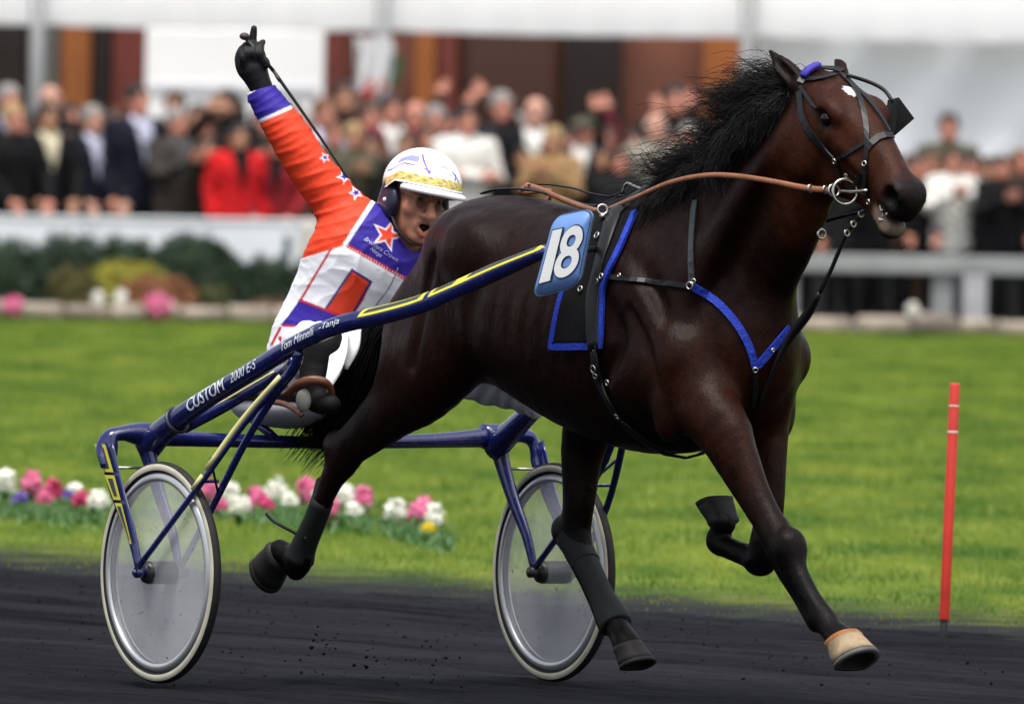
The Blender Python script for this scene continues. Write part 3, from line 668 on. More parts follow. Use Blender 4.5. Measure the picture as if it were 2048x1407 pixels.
def person_meshes(pose):
    if pose in PM: return PM[pose]
    hi = 2.14 if pose in ('wave', 'cheer') else 1.86
    def legs(f, g, k=.03):
        for s in (-1, 1): f.tube([(.085 * s, 0, .95, .088 + g), (.10 * s, -.01, .50, .055 + g), (.105 * s, .015, .12, .038 + g)], k, sub=2)
    def torso(f, g, hem=.9):
        f.tube([(0, 0, hem, .105 + g, 1.45), (0, .0, 1.12, .105 + g, 1.35), (0, 0, 1.32, .115 + g, 1.5), (0, .01, 1.42, .07 + g, 1.9)], .03, lat=(1, 0, 0), sub=3)
    def arms(f, g, cut=0.0):
        for s in (-1, 1):
            S, E, H = arm_joints(pose, s); H2 = H - unit(H - E) * cut
            f.tube([(*S, .052 + g), (*((S + E) / 2), .047 + g), (*E, .040 + g)], .03, sub=1); f.tube([(*E, .040 + g), (*H2, .029 + g)], .015, sub=1)
    B = Field((-.42, -.46, -.02), (.42, .26, hi), .0125); legs(B, -.006); torso(B, -.006); arms(B, -.006)
    for s in (-1, 1):
        B.tube([(.105 * s, .02, .06, .035), (.11 * s, -.12, .035, .034), (.112 * s, -.17, .03, .028)], .02, sub=1)       # feet
        S, E, H = arm_joints(pose, s); d = unit(H - E); side = unit(np.cross(d, (0, 1, 0.2))); out = np.cross(side, d); p = H + d * .055
        B.ell(p, (.045, .045, .045), .015); 
        for i, (a, l) in enumerate(((-.033, .075), (-.011, .088), (.011, .082), (.033, .062))):
            q = H + d * .085 + side * a; B.tube([(*q, .0105), (*(q + d * l * .6 + out * .006), .0105), (*(q + d * l + out * .02), .009)], .006, sub=1)
        q = H + d * .04 - side * .04 * s; B.tube([(*q, .012), (*(q + d * .04 - side * .035 * s), .0105)], .008, sub=1)
    B.tube([(0, .012, 1.42, .055), (0, .0, 1.52, .05)], .03, sub=1)
    hc = A(0, -.012, 1.625); B.ell(hc + A(0, .012, .02), (.077, .097, .105), .02); B.ell(hc + A(0, -.03, -.065), (.054, .062, .06), .04)
    B.tube([(0, -.107, 1.635, .010), (0, -.128, 1.60, .015)], .015, sub=1); B.ell((0, -.095, 1.535), (.026, .02, .02), .02)
    for s in (-1, 1): B.ell((.078 * s, .0, 1.615), (.012, .022, .034), .008); B.ell((.032 * s, -.118, 1.642), (.017, .022, .012), .012, op='s')
    V, Q = B.mesh(1); col = np.ones((len(V), 3))
    face = V[:, 1] < -.07
    for s in (-1, 1):
        e = face & ((((V[:, 0] - .033 * s) / .02) ** 2 + ((V[:, 2] - 1.643) / .011) ** 2) < 1); col[e] = (.12, .10, .10)
        e = face & ((((V[:, 0] - .035 * s) / .026) ** 2 + ((V[:, 2] - 1.672) / .008) ** 2) < 1); col[e] = (.35, .28, .22)
    m = face & (((V[:, 0] / .03) ** 2 + ((V[:, 2] - 1.568) / .012) ** 2) < 1); col[m] = (.65, .3, .3)
    feet = V[:, 2] < .1; col[feet] = (.05, .05, .05)
    out = {'body': (V, Q, col)}
    C = Field((-.46, -.46, .6), (.46, .3, hi), .0145); torso(C, .028, .80); arms(C, .018, .03); C.ell((0, .01, 1.47), (.085, .08, .03), .03)
    V, Q = C.mesh(2); nz = .006 * np.sin(V[:, 2] * 55 + np.sin(V[:, 0] * 30) * 2) + .004 * np.sin(V[:, 0] * 60 + V[:, 2] * 20); V = V + vnormals(V, Q) * nz[:, None]
    out['coat'] = (V, Q, None); nn = vnormals(V, Q)
    w = np.clip((V[:, 2] - 1.08) / .40, 0, 1) * .075
    keep = (nn[:, 1] < -.25) & (abs(V[:, 0]) < w + .006) & (V[:, 2] > 1.08) & (V[:, 1] > -.2)
    v, q, u = subset(V + nn * .006, Q, keep); out['shirt'] = (v, q, None)
    T = Field((-.3, -.25, .0), (.3, .25, 1.0), .016); legs(T, .014); T.tube([(0, 0, .93, .105, 1.4), (0, 0, .86, .105, 1.4)], .03, lat=(1, 0, 0), sub=1)
    V, Q = T.mesh(1); out['trousers'] = (V, Q, None)
    for nm in ('short', 'long', 'cap', 'bald'):
        H = Field((-.17, -.22, 1.3), (.17, .2, 1.82), .010)
        H.ell(hc + A(0, .022, .035), (.086, .104, .103), .01)
        if nm == 'long': H.tube([(-.07, .05, 1.64, .045), (-.085, .05, 1.50, .05), (-.07, .06, 1.42, .035)], .03); H.tube([(.07, .05, 1.64, .045), (.085, .05, 1.50, .05), (.07, .06, 1.42, .035)], .03); H.tube([(0, .08, 1.62, .07), (0, .09, 1.45, .05)], .04)
        if nm == 'bald': H.ell(hc + A(0, 0, .12), (.11, .13, .12), .01, op='s')
        H.ell(hc + A(0, -.115, -.035), (.075, .085, .10), .02, op='s')
        if nm in ('short', 'bald', 'cap'): H.ell(hc + A(0, -.03, -.13), (.13, .12, .10), .02, op='s')
        if nm == 'cap': H.ell(hc + A(0, .0, .075), (.105, .125, .045), .02); H.ell(hc + A(0, -.12, .055), (.07, .06, .012), .012)
        V, Q = H.mesh(1); out[nm] = (V, Q, None)
    PM[pose] = {k: (fastmesh('person_' + k, v, q), c) for k, (v, q, c) in out.items()}
    me, c = PM[pose]['body']; ca = me.color_attributes.new('Col', 'FLOAT_COLOR', 'POINT'); c4 = np.ones((len(c), 4), np.float32); c4[:, :3] = c; ca.data.foreach_set('color', c4.ravel())
    for k in PM[pose]: PM[pose][k][0].materials.append(None)
    return PM[pose]
def child(nm, me, m, root):
    o = bpy.data.objects.new(nm, me); COL.objects.link(o); o.parent = root; o.material_slots[0].link = 'OBJECT'; o.material_slots[0].material = m; return o
BLK, NAV, CHAR, GREY, TWD, RED, DRED, OLV, MARO, WHT, TAN, BEI, CRM, BRN, LIL, BLU = ((.005, .005, .006), (.008, .009, .018), (.012, .012, .013), (.075, .075, .08), (.04, .035, .03), (.50, .012, .015), (.20, .012, .018), (.07, .066, .045), (.13, .02, .03),
    (.62, .61, .57), (.26, .16, .075), (.22, .20, .165), (.55, .50, .36), (.06, .035, .022), (.45, .46, .58), (.10, .15, .38))
HD, HB, HG, HW, HF, HR = (.012, .009, .008), (.05, .026, .014), (.22, .21, .20), (.55, .53, .5), (.30, .20, .09), (.12, .05, .02)
CROWD_GROUP = 'spectators watching the finish'
def person(u, vtop, y, pose, coat, trous, hair, style, skin, label, shirt=None, turn=0.0, extra=None):
    M = person_meshes(pose); g = pd(u, vtop, y); sc = (g[2] - .02) / 1.765
    sc = min(max(sc, .70), 1.16)
    r = thing('person', A(g[0], y, .02), turn, label, 'person', CROWD_GROUP); r.scale = (sc * random.uniform(1.06, 1.18),) * 2 + (sc,)
    child('body', M['body'][0], SKINS[skin], r); child('coat', M['coat'][0], cloth_mat(coat), r); child('trousers', M['trousers'][0], cloth_mat(trous), r)
    if style: child('cap' if style == 'cap' else 'hair', M[style][0], (cloth_mat if style == 'cap' else hair_mat)(hair), r)
    if shirt: child('shirt', M['shirt'][0], cloth_mat(shirt), r)
    return r
P_ = [
 (18, 166, 80.6, 'down', NAV, CHAR, HG, 'short', 1, 'grey haired man in dark navy behind the leftmost spectator', LIL, .3),
 (28, 205, 79.4, 'rail', BLK, CHAR, HF, 'short', 1, 'leftmost spectator, fair haired, in a black coat', None, .5),
 (101, 168, 81.2, 'down', BLK, CHAR, HG, 'bald', 0, 'balding man behind the woman with the cream scarf', None, .2),
 (96, 203, 79.7, 'rail', BLK, BLK, HD, 'long', 2, 'dark haired woman in black coat with cream scarf', CRM, .3),
 (186, 208, 80.0, 'rail', NAV, CHAR, HG, 'short', 0, 'grey haired man in dark suit and pale shirt before the orange pillar', LIL, .4),
 (276, 166, 80.0, 'down', NAV, CHAR, HD, 'short', 1, 'tall dark haired man in navy suit with open pale shirt', LIL, .5),
 (350, 178, 82.4, 'down', BRN, CHAR, HB, 'short', 2, 'brown haired man behind the man in tweed', None, -.2),
 (353, 212, 79.8, 'clap', TWD, BRN, HG, 'short', 1, 'grey haired man in brown tweed coat holding his hands together', GREY, .6),
 (455, 176, 81.0, 'photo', BLK, CHAR, HD, 'long', 2, 'dark haired person in black with raised hands behind the woman in red', None, -.3),
 (477, 244, 79.6, 'down', RED, RED, HD, 'long', 2, 'dark haired woman in a bright red coat', BLK, .3),
 (420, 270, 80.4, 'down', CHAR, BLK, HD, 'long', 2, 'short dark haired person left of the woman in red', None, -.2),
 (560, 262, 79.7, 'rail', DRED, CHAR, HB, 'long', 1, 'person in a dark crimson coat next to the bright red coat', BLK, -.2),
 (610, 225, 80.9, 'down', GREY, CHAR, HG, 'short', 0, 'man in pale grey hidden by the raised sleeve', WHT, .2),
 (648, 194, 81.4, 'down', LIL, CHAR, HR, 'short', 1, 'ruddy man in a pale lilac shirt right of the raised arm', None, .4),
 (708, 242, 80.0, 'clap', OLV, BRN, HF, 'short', 2, 'fair haired spectator in a heavy olive coat left of the helmet', None, .2),
 (690, 160, 83.0, 'down', BLK, CHAR, HD, 'short', 2, 'dark haired man below the hanging flag', None, .1),
 (782, 186, 81.0, 'down', MARO, CHAR, HD, 'short', 1, 'dark haired man in a maroon sweater', WHT, .3),
 (832, 200, 81.4, 'down', MARO, CHAR, HG, 'bald', 1, 'bald pink faced man in maroon behind the helmet', None, -.1),
 (872, 208, 80.8, 'down', NAV, CHAR, HG, 'short', 1, 'grey haired man left of the white sweater', BLU, .1),
 (812, 262, 79.8, 'rail', BLK, CHAR, HB, 'short', 2, 'brown haired youngster just above the helmet', None, .1),
 (932, 208, 79.7, 'fold', WHT, BLK, HD, 'short', 1, 'dark haired man in a white sweater with folded arms', None, .3),
 (922, 232, 82.2, 'cheer', BRN, CHAR, HR, 'short', 1, 'man with both arms up behind the white sweater', None, .0),
 (1003, 180, 80.9, 'down', CHAR, BLK, HG, 'short', 1, 'tall man in charcoal right of the white sweater', None, .2),
 (1072, 192, 80.6, 'down', BLK, BLK, HG, 'bald', 0, 'bald man in black with a white collar', WHT, -.1),
 (1108, 250, 79.7, 'clap', TAN, BRN, HF, 'short', 2, 'fair haired woman in a tan coat clapping', None, -.3),
 (1168, 232, 80.0, 'rail', NAV, CHAR, OLV, 'cap', 1, 'man in a flat cap and navy jacket over a white shirt', WHT, -.2),
 (1138, 258, 81.2, 'wave', BLK, CHAR, HD, 'short', 1, 'dark spectator waving an arm above the flat cap', None, .3),
 (1212, 250, 81.4, 'down', DRED, CHAR, HB, 'short', 1, 'person in dark red behind the flat cap', None, .1),
 (1268, 258, 81.0, 'wave', BLK, CHAR, HD, 'short', 1, 'spectator in black with a blue cuff raising one arm', BLU, .1),
 (1350, 165, 82.8, 'down', BLK, CHAR, HD, 'short', 1, 'tall spectator in black beside the mane', None, .1),
 (1312, 222, 79.9, 'down', BEI, BRN, HW, 'bald', 0, 'bald old man in a beige grey coat left of the mane', None, .1),
 (1378, 245, 80.8, 'down', GREY, CHAR, HG, 'short', 1, 'grey haired person half hidden by the mane', None, -.1),
 (1045, 290, 80.2, 'down', BLK, BLK, HD, 'short', 2, 'short dark spectator between the white sweater and the tan coat', None, .2),
 (880, 290, 80.6, 'down', NAV, BLK, HD, 'short', 2, 'spectator in navy right behind the helmet', None, -.2),
 (760, 320, 80.5, 'down', CHAR, BLK, HB, 'short', 1, 'spectator in charcoal left behind the helmet', None, .1),
 (1240, 330, 79.8, 'down', CHAR, BLK, HB, 'short', 1, 'low spectator in charcoal above the saddle', None, .0),
 (230, 262, 80.6, 'down', BLK, BLK, HD, 'short', 2, 'small dark spectator between the pale shirts', None, .2),
 (140, 262, 80.8, 'down', BLK, BLK, HB, 'short', 1, 'short spectator in black right of the cream scarf', None, .2),
 (1898, 222, 81.2, 'down', OLV, CHAR, HD, 'short', 1, 'dark haired young man standing out against the white canvas', None, .0),
 (1905, 296, 79.4, 'clap', WHT, GREY, HB, 'short', 1, 'spectator in a white top behind the rail', None, .2),
 (1862, 330, 80.2, 'photo', TAN, BRN, HR, 'short', 1, 'spectator in tan raising both hands to the face', None, -.2),
 (2003, 308, 79.2, 'clap', BLK, CHAR, HD, 'short', 1, 'man in a black jacket clapping at the rail', None, .3),
 (2042, 296, 80.4, 'down', BRN, CHAR, HR, 'long', 1, 'auburn haired person at the right edge', None, .2),
 (1955, 310, 80.8, 'down', BEI, BRN, HB, 'short', 1, 'spectator in beige between the white top and the black jacket', None, -.1),
 (1822, 335, 80.9, 'down', NAV, BLK, HD, 'short', 2, 'dark haired spectator in navy behind the muzzle', None, .1),
 (1745, 402, 79.0, 'clap', BLK, BLK, HD, 'short', 1, 'child in black at the rail below the bridle', None, .1),
 (1690, 385, 80.0, 'down', CHAR, BLK, HB, 'long', 1, 'spectator in charcoal behind the throat of the horse', None, .1),
 (1640, 350, 80.4, 'down', BLK, BLK, HD, 'short', 1, 'spectator in black hidden behind the horse neck', None, .1),
 (1785, 395, 80.3, 'down', BRN, BLK, HD, 'short', 1, 'spectator in brown between the muzzle and the rail', None, -.2),
 (2075, 330, 79.5, 'rail', CHAR, BLK, HB, 'short', 1, 'spectator in charcoal cut off by the right edge', None, .2),
]
P_ += [(u_, v_, y_, pose_, co_, BLK, ha_, st_, sk_, lb_, None, tu_) for u_, v_, y_, pose_, co_, ha_, st_, sk_, lb_, tu_ in (
 (60, 232, 80.3, 'down', BLK, HD, 'short', 1, 'dark spectator between the two leftmost people in front', .2), (140, 205, 81.6, 'down', CHAR, HD, 'short', 1, 'spectator in charcoal before the grey panel', .3), (230, 215, 81.3, 'down', BLK, HB, 'short', 2, 'spectator in black before the dark doorway', .2),
 (312, 232, 80.9, 'clap', NAV, HD, 'short', 1, 'spectator in navy between the suit and the tweed coat', .1), (395, 205, 81.8, 'down', CHAR, HD, 'short', 2, 'spectator in charcoal right of the tweed coat', -.1), (415, 232, 80.9, 'down', BLK, HB, 'long', 1, 'long haired spectator in black left of the red coat', .1),
 (520, 215, 81.2, 'down', BLK, HD, 'short', 1, 'spectator in black just left of the raised sleeve', .1), (525, 285, 80.2, 'down', BLK, HD, 'long', 2, 'dark spectator between the red and crimson coats', .1), (585, 200, 82.0, 'down', BRN, HG, 'short', 1, 'spectator in brown behind the raised sleeve', .1),
 (668, 240, 80.7, 'down', BRN, HR, 'short', 1, 'ruddy spectator in brown under the whip', .2), (742, 205, 81.8, 'down', OLV, HB, 'short', 1, 'spectator in olive under the flag', .1), (745, 265, 80.4, 'down', CHAR, HD, 'short', 2, 'dark spectator right of the heavy olive coat', -.1),
 (856, 250, 80.2, 'down', BLK, HB, 'short', 1, 'spectator in black over the crown of the helmet', .1), (902, 225, 81.6, 'down', CHAR, HD, 'short', 1, 'spectator in charcoal behind the white sweater shoulder', .1), (975, 250, 81.2, 'cheer', BLK, HD, 'short', 1, 'spectator in black with arms thrown up', .0),
 (975, 262, 80.6, 'down', BLK, HD, 'short', 2, 'dark spectator right of the white sleeve', .1), (1035, 225, 81.5, 'down', NAV, HG, 'short', 0, 'grey haired spectator in navy left of the bald man', .1), (1135, 262, 80.5, 'down', BLK, HD, 'short', 1, 'dark spectator between tan coat and flat cap', .1),
 (1172, 255, 81.8, 'wave', MARO, HB, 'short', 1, 'spectator in maroon waving before the dark window', -.2), (1205, 290, 79.9, 'down', BLK, HD, 'short', 2, 'dark spectator right of the flat cap', .1), (1272, 285, 80.3, 'down', BLK, HD, 'short', 1, 'dark spectator left of the bald old man', .1), (1345, 260, 80.4, 'down', CHAR, HD, 'short', 1, 'spectator in charcoal right of the bald old man', .1),
 (1330, 250, 81.6, 'wave', BLK, HD, 'short', 1, 'tall spectator waving near the mane', .1), (1935, 345, 79.9, 'down', BLK, HD, 'short', 1, 'dark spectator right of the white top', .1), (1840, 372, 79.5, 'rail', BLK, HB, 'short', 1, 'dark spectator leaning on the rail by the muzzle', .1), (1980, 350, 80.1, 'down', NAV, HD, 'short', 2, 'spectator in navy beside the man clapping at the rail', .1), (1720, 380, 80.6, 'down', BLK, HD, 'long', 1, 'long haired spectator in black behind the martingale', .1))]
for a in P_:
    person(*a[:10], shirt=a[10], turn=a[11])
# ================================================================== the sulky
M_navy = mat('sulky_navy', (.007, .010, .085), .22, .55, coat=.6, noise=(3, .2)); M_yel = mat('sulky_yellow', (.60, .56, .06), .35, .5); M_decw = mat('decal_white', (.72, .76, .80), .4); M_decd = mat('decal_grey', (.035, .045, .06), .4)
M_tread = mat('tyre_black', (.012, .012, .012), .7, .3, noise=(40, .4)); M_cream = mat('tyre_cream', (.50, .48, .38), .6, .3, noise=(12, .18)); M_rim = mat('rim_alloy', (.55, .56, .57), .35, .5, metal=.6)
M_metal = mat('bright_metal', (.55, .53, .49), .28, .5, metal=1.0); M_hub = mat('hub_dark', (.02, .02, .022), .4); M_axle = mat('axle_alloy', (.6, .58, .58), .3, metal=.8)
for M_ in (M_navy,):       # dried dust thrown over the paint
    N = M_.node_tree.nodes; K = M_.node_tree.links; b = N['Principled BSDF']; tc = N.new('ShaderNodeTexCoord'); nz = N.new('ShaderNodeTexNoise'); nz.inputs['Scale'].default_value = 38; nz.inputs['Detail'].default_value = 7; K.new(tc.outputs['Object'], nz.inputs[0])
    mr = N.new('ShaderNodeMapRange'); mr.inputs[1].default_value = .45; mr.inputs[2].default_value = .8; mr.inputs[3].default_value = .16; mr.inputs[4].default_value = .45; K.new(nz.outputs[0], mr.inputs[0]); K.new(mr.outputs[0], b.inputs['Roughness']); b.inputs['Coat Weight'].default_value = .5
    src = b.inputs['Base Color'].links[0].from_socket; mx = N.new('ShaderNodeMix'); mx.data_type = 'RGBA'; m3 = N.new('ShaderNodeMapRange'); m3.inputs[1].default_value = .56; m3.inputs[2].default_value = .78; m3.inputs[4].default_value = .3; K.new(nz.outputs[0], m3.inputs[0]); K.new(m3.outputs[0], mx.inputs[0]); K.new(src, mx.inputs[6]); mx.inputs[7].default_value = (.05, .05, .06, 1); K.new(mx.outputs[2], b.inputs['Base Color'])
M_disc = bpy.data.materials.new('wheel_disc_plastic'); M_disc.use_nodes = True
N = M_disc.node_tree.nodes; K = M_disc.node_tree.links; b = N['Principled BSDF']; b.inputs['Base Color'].default_value = (.78, .79, .83, 1); b.inputs['Roughness'].default_value = .12; b.inputs['Specular IOR Level'].default_value = .5
tc = N.new('ShaderNodeTexCoord'); nz = N.new('ShaderNodeTexNoise'); nz.inputs['Scale'].default_value = 3.5; nz.inputs['Detail'].default_value = 12; nz.inputs['Roughness'].default_value = .7; K.new(tc.outputs['Object'], nz.inputs[0])
mr = N.new('ShaderNodeMapRange'); mr.inputs[1].default_value = .3; mr.inputs[2].default_value = .7; mr.inputs[3].default_value = .17; mr.inputs[4].default_value = .32; K.new(nz.outputs[0], mr.inputs[0])
n2 = N.new('ShaderNodeTexNoise'); n2.inputs['Scale'].default_value = 75; n2.inputs['Detail'].default_value = 3; K.new(tc.outputs['Object'], n2.inputs[0])         # flecks of thrown mud
m2 = N.new('ShaderNodeMapRange'); m2.inputs[1].default_value = .69; m2.inputs[2].default_value = .72; K.new(n2.outputs[0], m2.inputs[0])
mx = N.new('ShaderNodeMath'); mx.operation = 'MAXIMUM'; K.new(mr.outputs[0], mx.inputs[0]); K.new(m2.outputs[0], mx.inputs[1]); K.new(mx.outputs[0], b.inputs['Alpha'])
mc = N.new('ShaderNodeMix'); mc.data_type = 'RGBA'; K.new(m2.outputs[0], mc.inputs[0]); mc.inputs[6].default_value = (.78, .79, .83, 1); mc.inputs[7].default_value = (.03, .028, .026, 1); K.new(mc.outputs[2], b.inputs['Base Color'])

sulky = thing('racing_sulky', SU.w(0, 0, 0), -math.radians(57.5), 'navy blue racing sulky with yellow stripes and clear disc wheels', 'sulky')
R_W = .345
for sg in (-1, 1):
    c = SU.w(0, sg * .725, R_W); ax = SU.l * sg                              # outward
    wh = mk('wheel', *join(lathe([(.0, .075), (.012, .075), (.012, .06), (.032, .058), (.036, .045), (.036, -.045), (.032, -.058), (.012, -.06), (.012, -.075), (0, -.075)], c, ax, 24)), M_hub, sulky)
    mk('axle', *lathe([(.0, .044), (.019, .043), (.021, 0), (.019, -.043), (0, -.044)], c, ax, 20), M_axle, wh)
    a = np.linspace(-2.15, 2.15, 15); tr, tw = .020, .0175
    R0 = R_W - tr
    out = [(R0 + tr * math.cos(t), tw * math.sin(t)) for t in np.linspace(-.95, .95, 9)]
    mk('tyre', *lathe(out, c, ax, 120), M_tread, wh)
    for s2 in (-1, 1):
        pr = [(R0 + tr * math.cos(t), s2 * tw * math.sin(t)) for t in np.linspace(.95, 1.95, 7)]; mk('bead', *lathe([(R0 + tr * math.cos(t), s2 * tw * math.sin(t) - s2 * .0015) for t in np.linspace(1.95, 2.8, 5)], c, ax, 120), M_tread, wh); mk('sidewall', *lathe(pr, c, ax, 120), M_cream, wh)
        d0 = R0 - tr * .9
        mk('rim', *lathe([(d0 + .002, s2 * .008), (d0 - .004, s2 * .016), (d0 - .014, s2 * .0175), (d0 - .021, s2 * .0165), (d0 - .023, s2 * .010)], c, ax, 120), M_rim, wh)
        mk('disc', *lathe([(d0 - .021, s2 * .014), (.15, s2 * .030), (.034, s2 * .043)], c, ax, 96), M_disc, wh)
def stub(a, r): return a
ZC = .765; SB = -.23
# crossbar
P = [SU.w(SB, t, z) for t, z in ((-.66, ZC), (-.45, ZC - .012), (-.2, ZC - .018), (0, ZC - .02), (.2, ZC - .018), (.45, ZC - .012), (.66, ZC))]
mk('crossbar', *sweep(P, [.030, .027, .024, .024, .024, .027, .030], [.034, .024, .021, .020, .021, .024, .034], n=14), M_navy, sulky)
# rubber-edged seat rail above the crossbar
for sg in (-1, 1):
    T = lambda s, t, z: SU.w(s, sg * t, z)
    mk('wheel_arch', *sweep([T(SB, .60, ZC), T(SB, .67, ZC + .004), T(SB, .73, ZC + .006), T(SB - .002, .778, ZC - .006), T(SB + .012, .795, ZC - .05), T(SB + .03, .797, ZC - .10)], [.036, .036, .034, .034, .034, .03], [.040, .036, .024, .022, .016, .012], n=14), M_navy, sulky)
    of = mk('outer_fork', *sweep([T(SB + .005, .797, ZC - .03), T(SB + .08, .797, ZC - .17), T(-.06, .799, .47), T(.0, .800, R_W)], [.009, .008, .008, .012], [.046, .040, .026, .014], up=SU.h, n=12), M_navy, sulky)
    mk('inner_fork', *sweep([T(SB, .655, ZC - .01), T(SB + .035, .650, ZC - .08), T(SB + .10, .650, ZC - .19), T(-.05, .652, .46), T(.0, .655, R_W)], [.022, .018, .016, .014, .012], [.048, .034, .026, .020, .013], up=SU.h, n=12), M_navy, sulky)
    for t_ in (.80, .652): mk('axle_nut', *join(bar(T(0, t_ - .02, R_W), T(0, t_ + .016, R_W), .017, 12), bar(T(0, t_ + .016, R_W), T(0, t_ + .024, R_W), .010, 6)), M_navy if t_ > .7 else M_hub, sulky)
    mk('fork_brace', *bar(T(SB + .05, .66, .665), T(SB + .06, .795, .665), .0045), M_metal, sulky)
    # decals on the outer fork
    if sg < 0:
        a0, a1 = T(SB + .004, .8085, ZC - .038), T(-.012, .8115, R_W + .055); d = a1 - a0
        def patch(k0, k1, w0, w1, off, m, nm):
            pts = []
            for k_, w_ in ((k0, w0), (k1, w1)):
                cc = a0 + d * k_; pts += [cc - SU.h * w_ - SU.l * off, cc + SU.h * w_ - SU.l * off]
            V = np.array([pts[0], pts[1], pts[3], pts[2]]); mk(nm, V, [(0, 1, 2, 3)], m, of, smooth=False)
        for k0, k1, w0, w1 in ((-.03, .23, .033, .030), (.26, .49, .029, .022), (.52, .90, .021, .005)):
            patch(k0, k1, w0, w1, .004, M_yel, 'stripe'); patch(k0 + .03, k1 - .035, w0 * .52, w1 * .45, .0055, M_decd, 'stripe')
# shafts, traced on the near one, mirrored for the far one
sh_px = [(296, 893, -.640), (330, 858, -.640), (400, 806, -.625), (500, 744, -.612), (600, 684, -.59), (680, 649, -.56), (760, 631, -.505), (840, 609, -.445), (920, 576, -.385), (1000, 540, -.335), (1095, 500, -.295)]
SH = [SU.px(u, v, t) for u, v, t in sh_px]; sh_r = np.array([.046, .040, .032, .0295, .029, .029, .029, .028, .0275, .027, .020])
for sg in (-1, 1):
    P = np.array([SU.w(s, t * -sg, z) for s, t, z in SH]); 
    o = mk('shaft', *sweep(P, sh_r * .9, sh_r, n=16, sub=5), M_navy, sulky)
    if sg < 0: shaft_obj = o; SHP = P
# lettering and stripes laid on the near shaft's outer face
Qs = catmull(np.hstack([SHP, sh_r[:, None]]), 8); _d = np.r_[0, np.cumsum(np.linalg.norm(np.diff(Qs[:, :3], axis=0), axis=1))]
def on_shaft(a, bq, off=.0012):
    """a metres along the shaft, bq metres round it from the outer face"""
    p = np.array([np.interp(a, _d, Qs[:, i]) for i in range(4)]); p2 = np.array([np.interp(a + .004, _d, Qs[:, i]) for i in range(3)]); T = unit(p2 - p[:3])
    o_ = -SU.l; o_ = unit(o_ - T * (o_ @ T)); up = unit(np.cross(o_, T)); up = up if up[2] > 0 else -up; r = p[3]; ph = bq / r
    return p[:3] + o_ * (math.cos(ph) * (r * .9 + off)) + up * (math.sin(ph) * (r + off))
def a_at(u, v):
    best = min(range(len(Qs)), key=lambda i: (lambda q: (q[0] - u) ** 2 + (q[1] - v) ** 2)(proj(Qs[i, :3]))); return _d[best]
def proj(P):
    d = np.asarray(P) - CAM; z = d @ C_F; return 1024 + FPX * (d @ C_R) / z, 703.5 - FPX * (d @ C_U) / z
def shaft_text(body, ua, va, ub, vb, h, m, shear=0, bold=0, bq=.004):
    V, F = text_mesh(body, 1.0, shear, 0); lo, hi = V.min(0), V.max(0); a0, a1 = a_at(ua, va), a_at(ub, vb)
    if bold: V0, F0 = V, F; V = np.concatenate([V0 - A(bold, 0, 0), V0 + A(bold, 0, 0)]); F = list(F0) + [tuple(i + len(V0) for i in f) for f in F0]; nb_ = len(V0)
    W = np.array([on_shaft(a0 + (a1 - a0) * (p[0] - lo[0]) / (hi[0] - lo[0]), bq + h * ((p[1] - lo[1]) / (hi[1] - lo[1]) - .5), .0012 if not bold or i_ < nb_ else .0018) for i_, p in enumerate(V)]); mk('lettering', W, F, m, shaft_obj, smooth=False)
shaft_text('CUSTOM', 382, 812, 462, 765, .042, M_decw, .1, .03, .002)
shaft_text('2000 E-S', 474, 760, 524, 728, .030, M_decw, .25, .0)
shaft_text('Tom Minnelli', 576, 695, 642, 664, .024, M_decw, .35, .004)
shaft_text('-Tanja', 650, 662, 694, 649, .024, M_decw, .35, .004)
def shaft_stripe(ua, va, ub, vb, b0, b1, m, off=.0012):
    a0, a1 = a_at(ua, va), a_at(ub, vb); n = 14; V, F = [], []
    for i in range(n + 1):
        a = a0 + (a1 - a0) * i / n; sk = .0
        for j in range(4): V.append(on_shaft(a + .02 * (j / 3 - .5), b0 + (b1 - b0) * j / 3, off))
    for i in range(n):
        for j in range(3): F.append((i * 4 + j, i * 4 + 4 + j, i * 4 + 5 + j, i * 4 + 1 + j))
    mk('stripe', np.array(V), F, m, shaft_obj)
for q in (((735, 640), (865, 600)), ((868, 598), (935, 568)), ((942, 566), (1090, 502))):
    shaft_stripe(*q[0], *q[1], .004, .034, M_yel); (x0, y0), (x1, y1) = q
    shaft_stripe(x0 + 8, y0 - 3, x1 - 12, y1 + 5, .013, .027, M_decd, .002)
mk('clamp', *torus((SHP[2] * .35 + SHP[1] * .65), unit(SHP[2] - SHP[1]), .040, .006, 24, 8), M_hub, sulky)
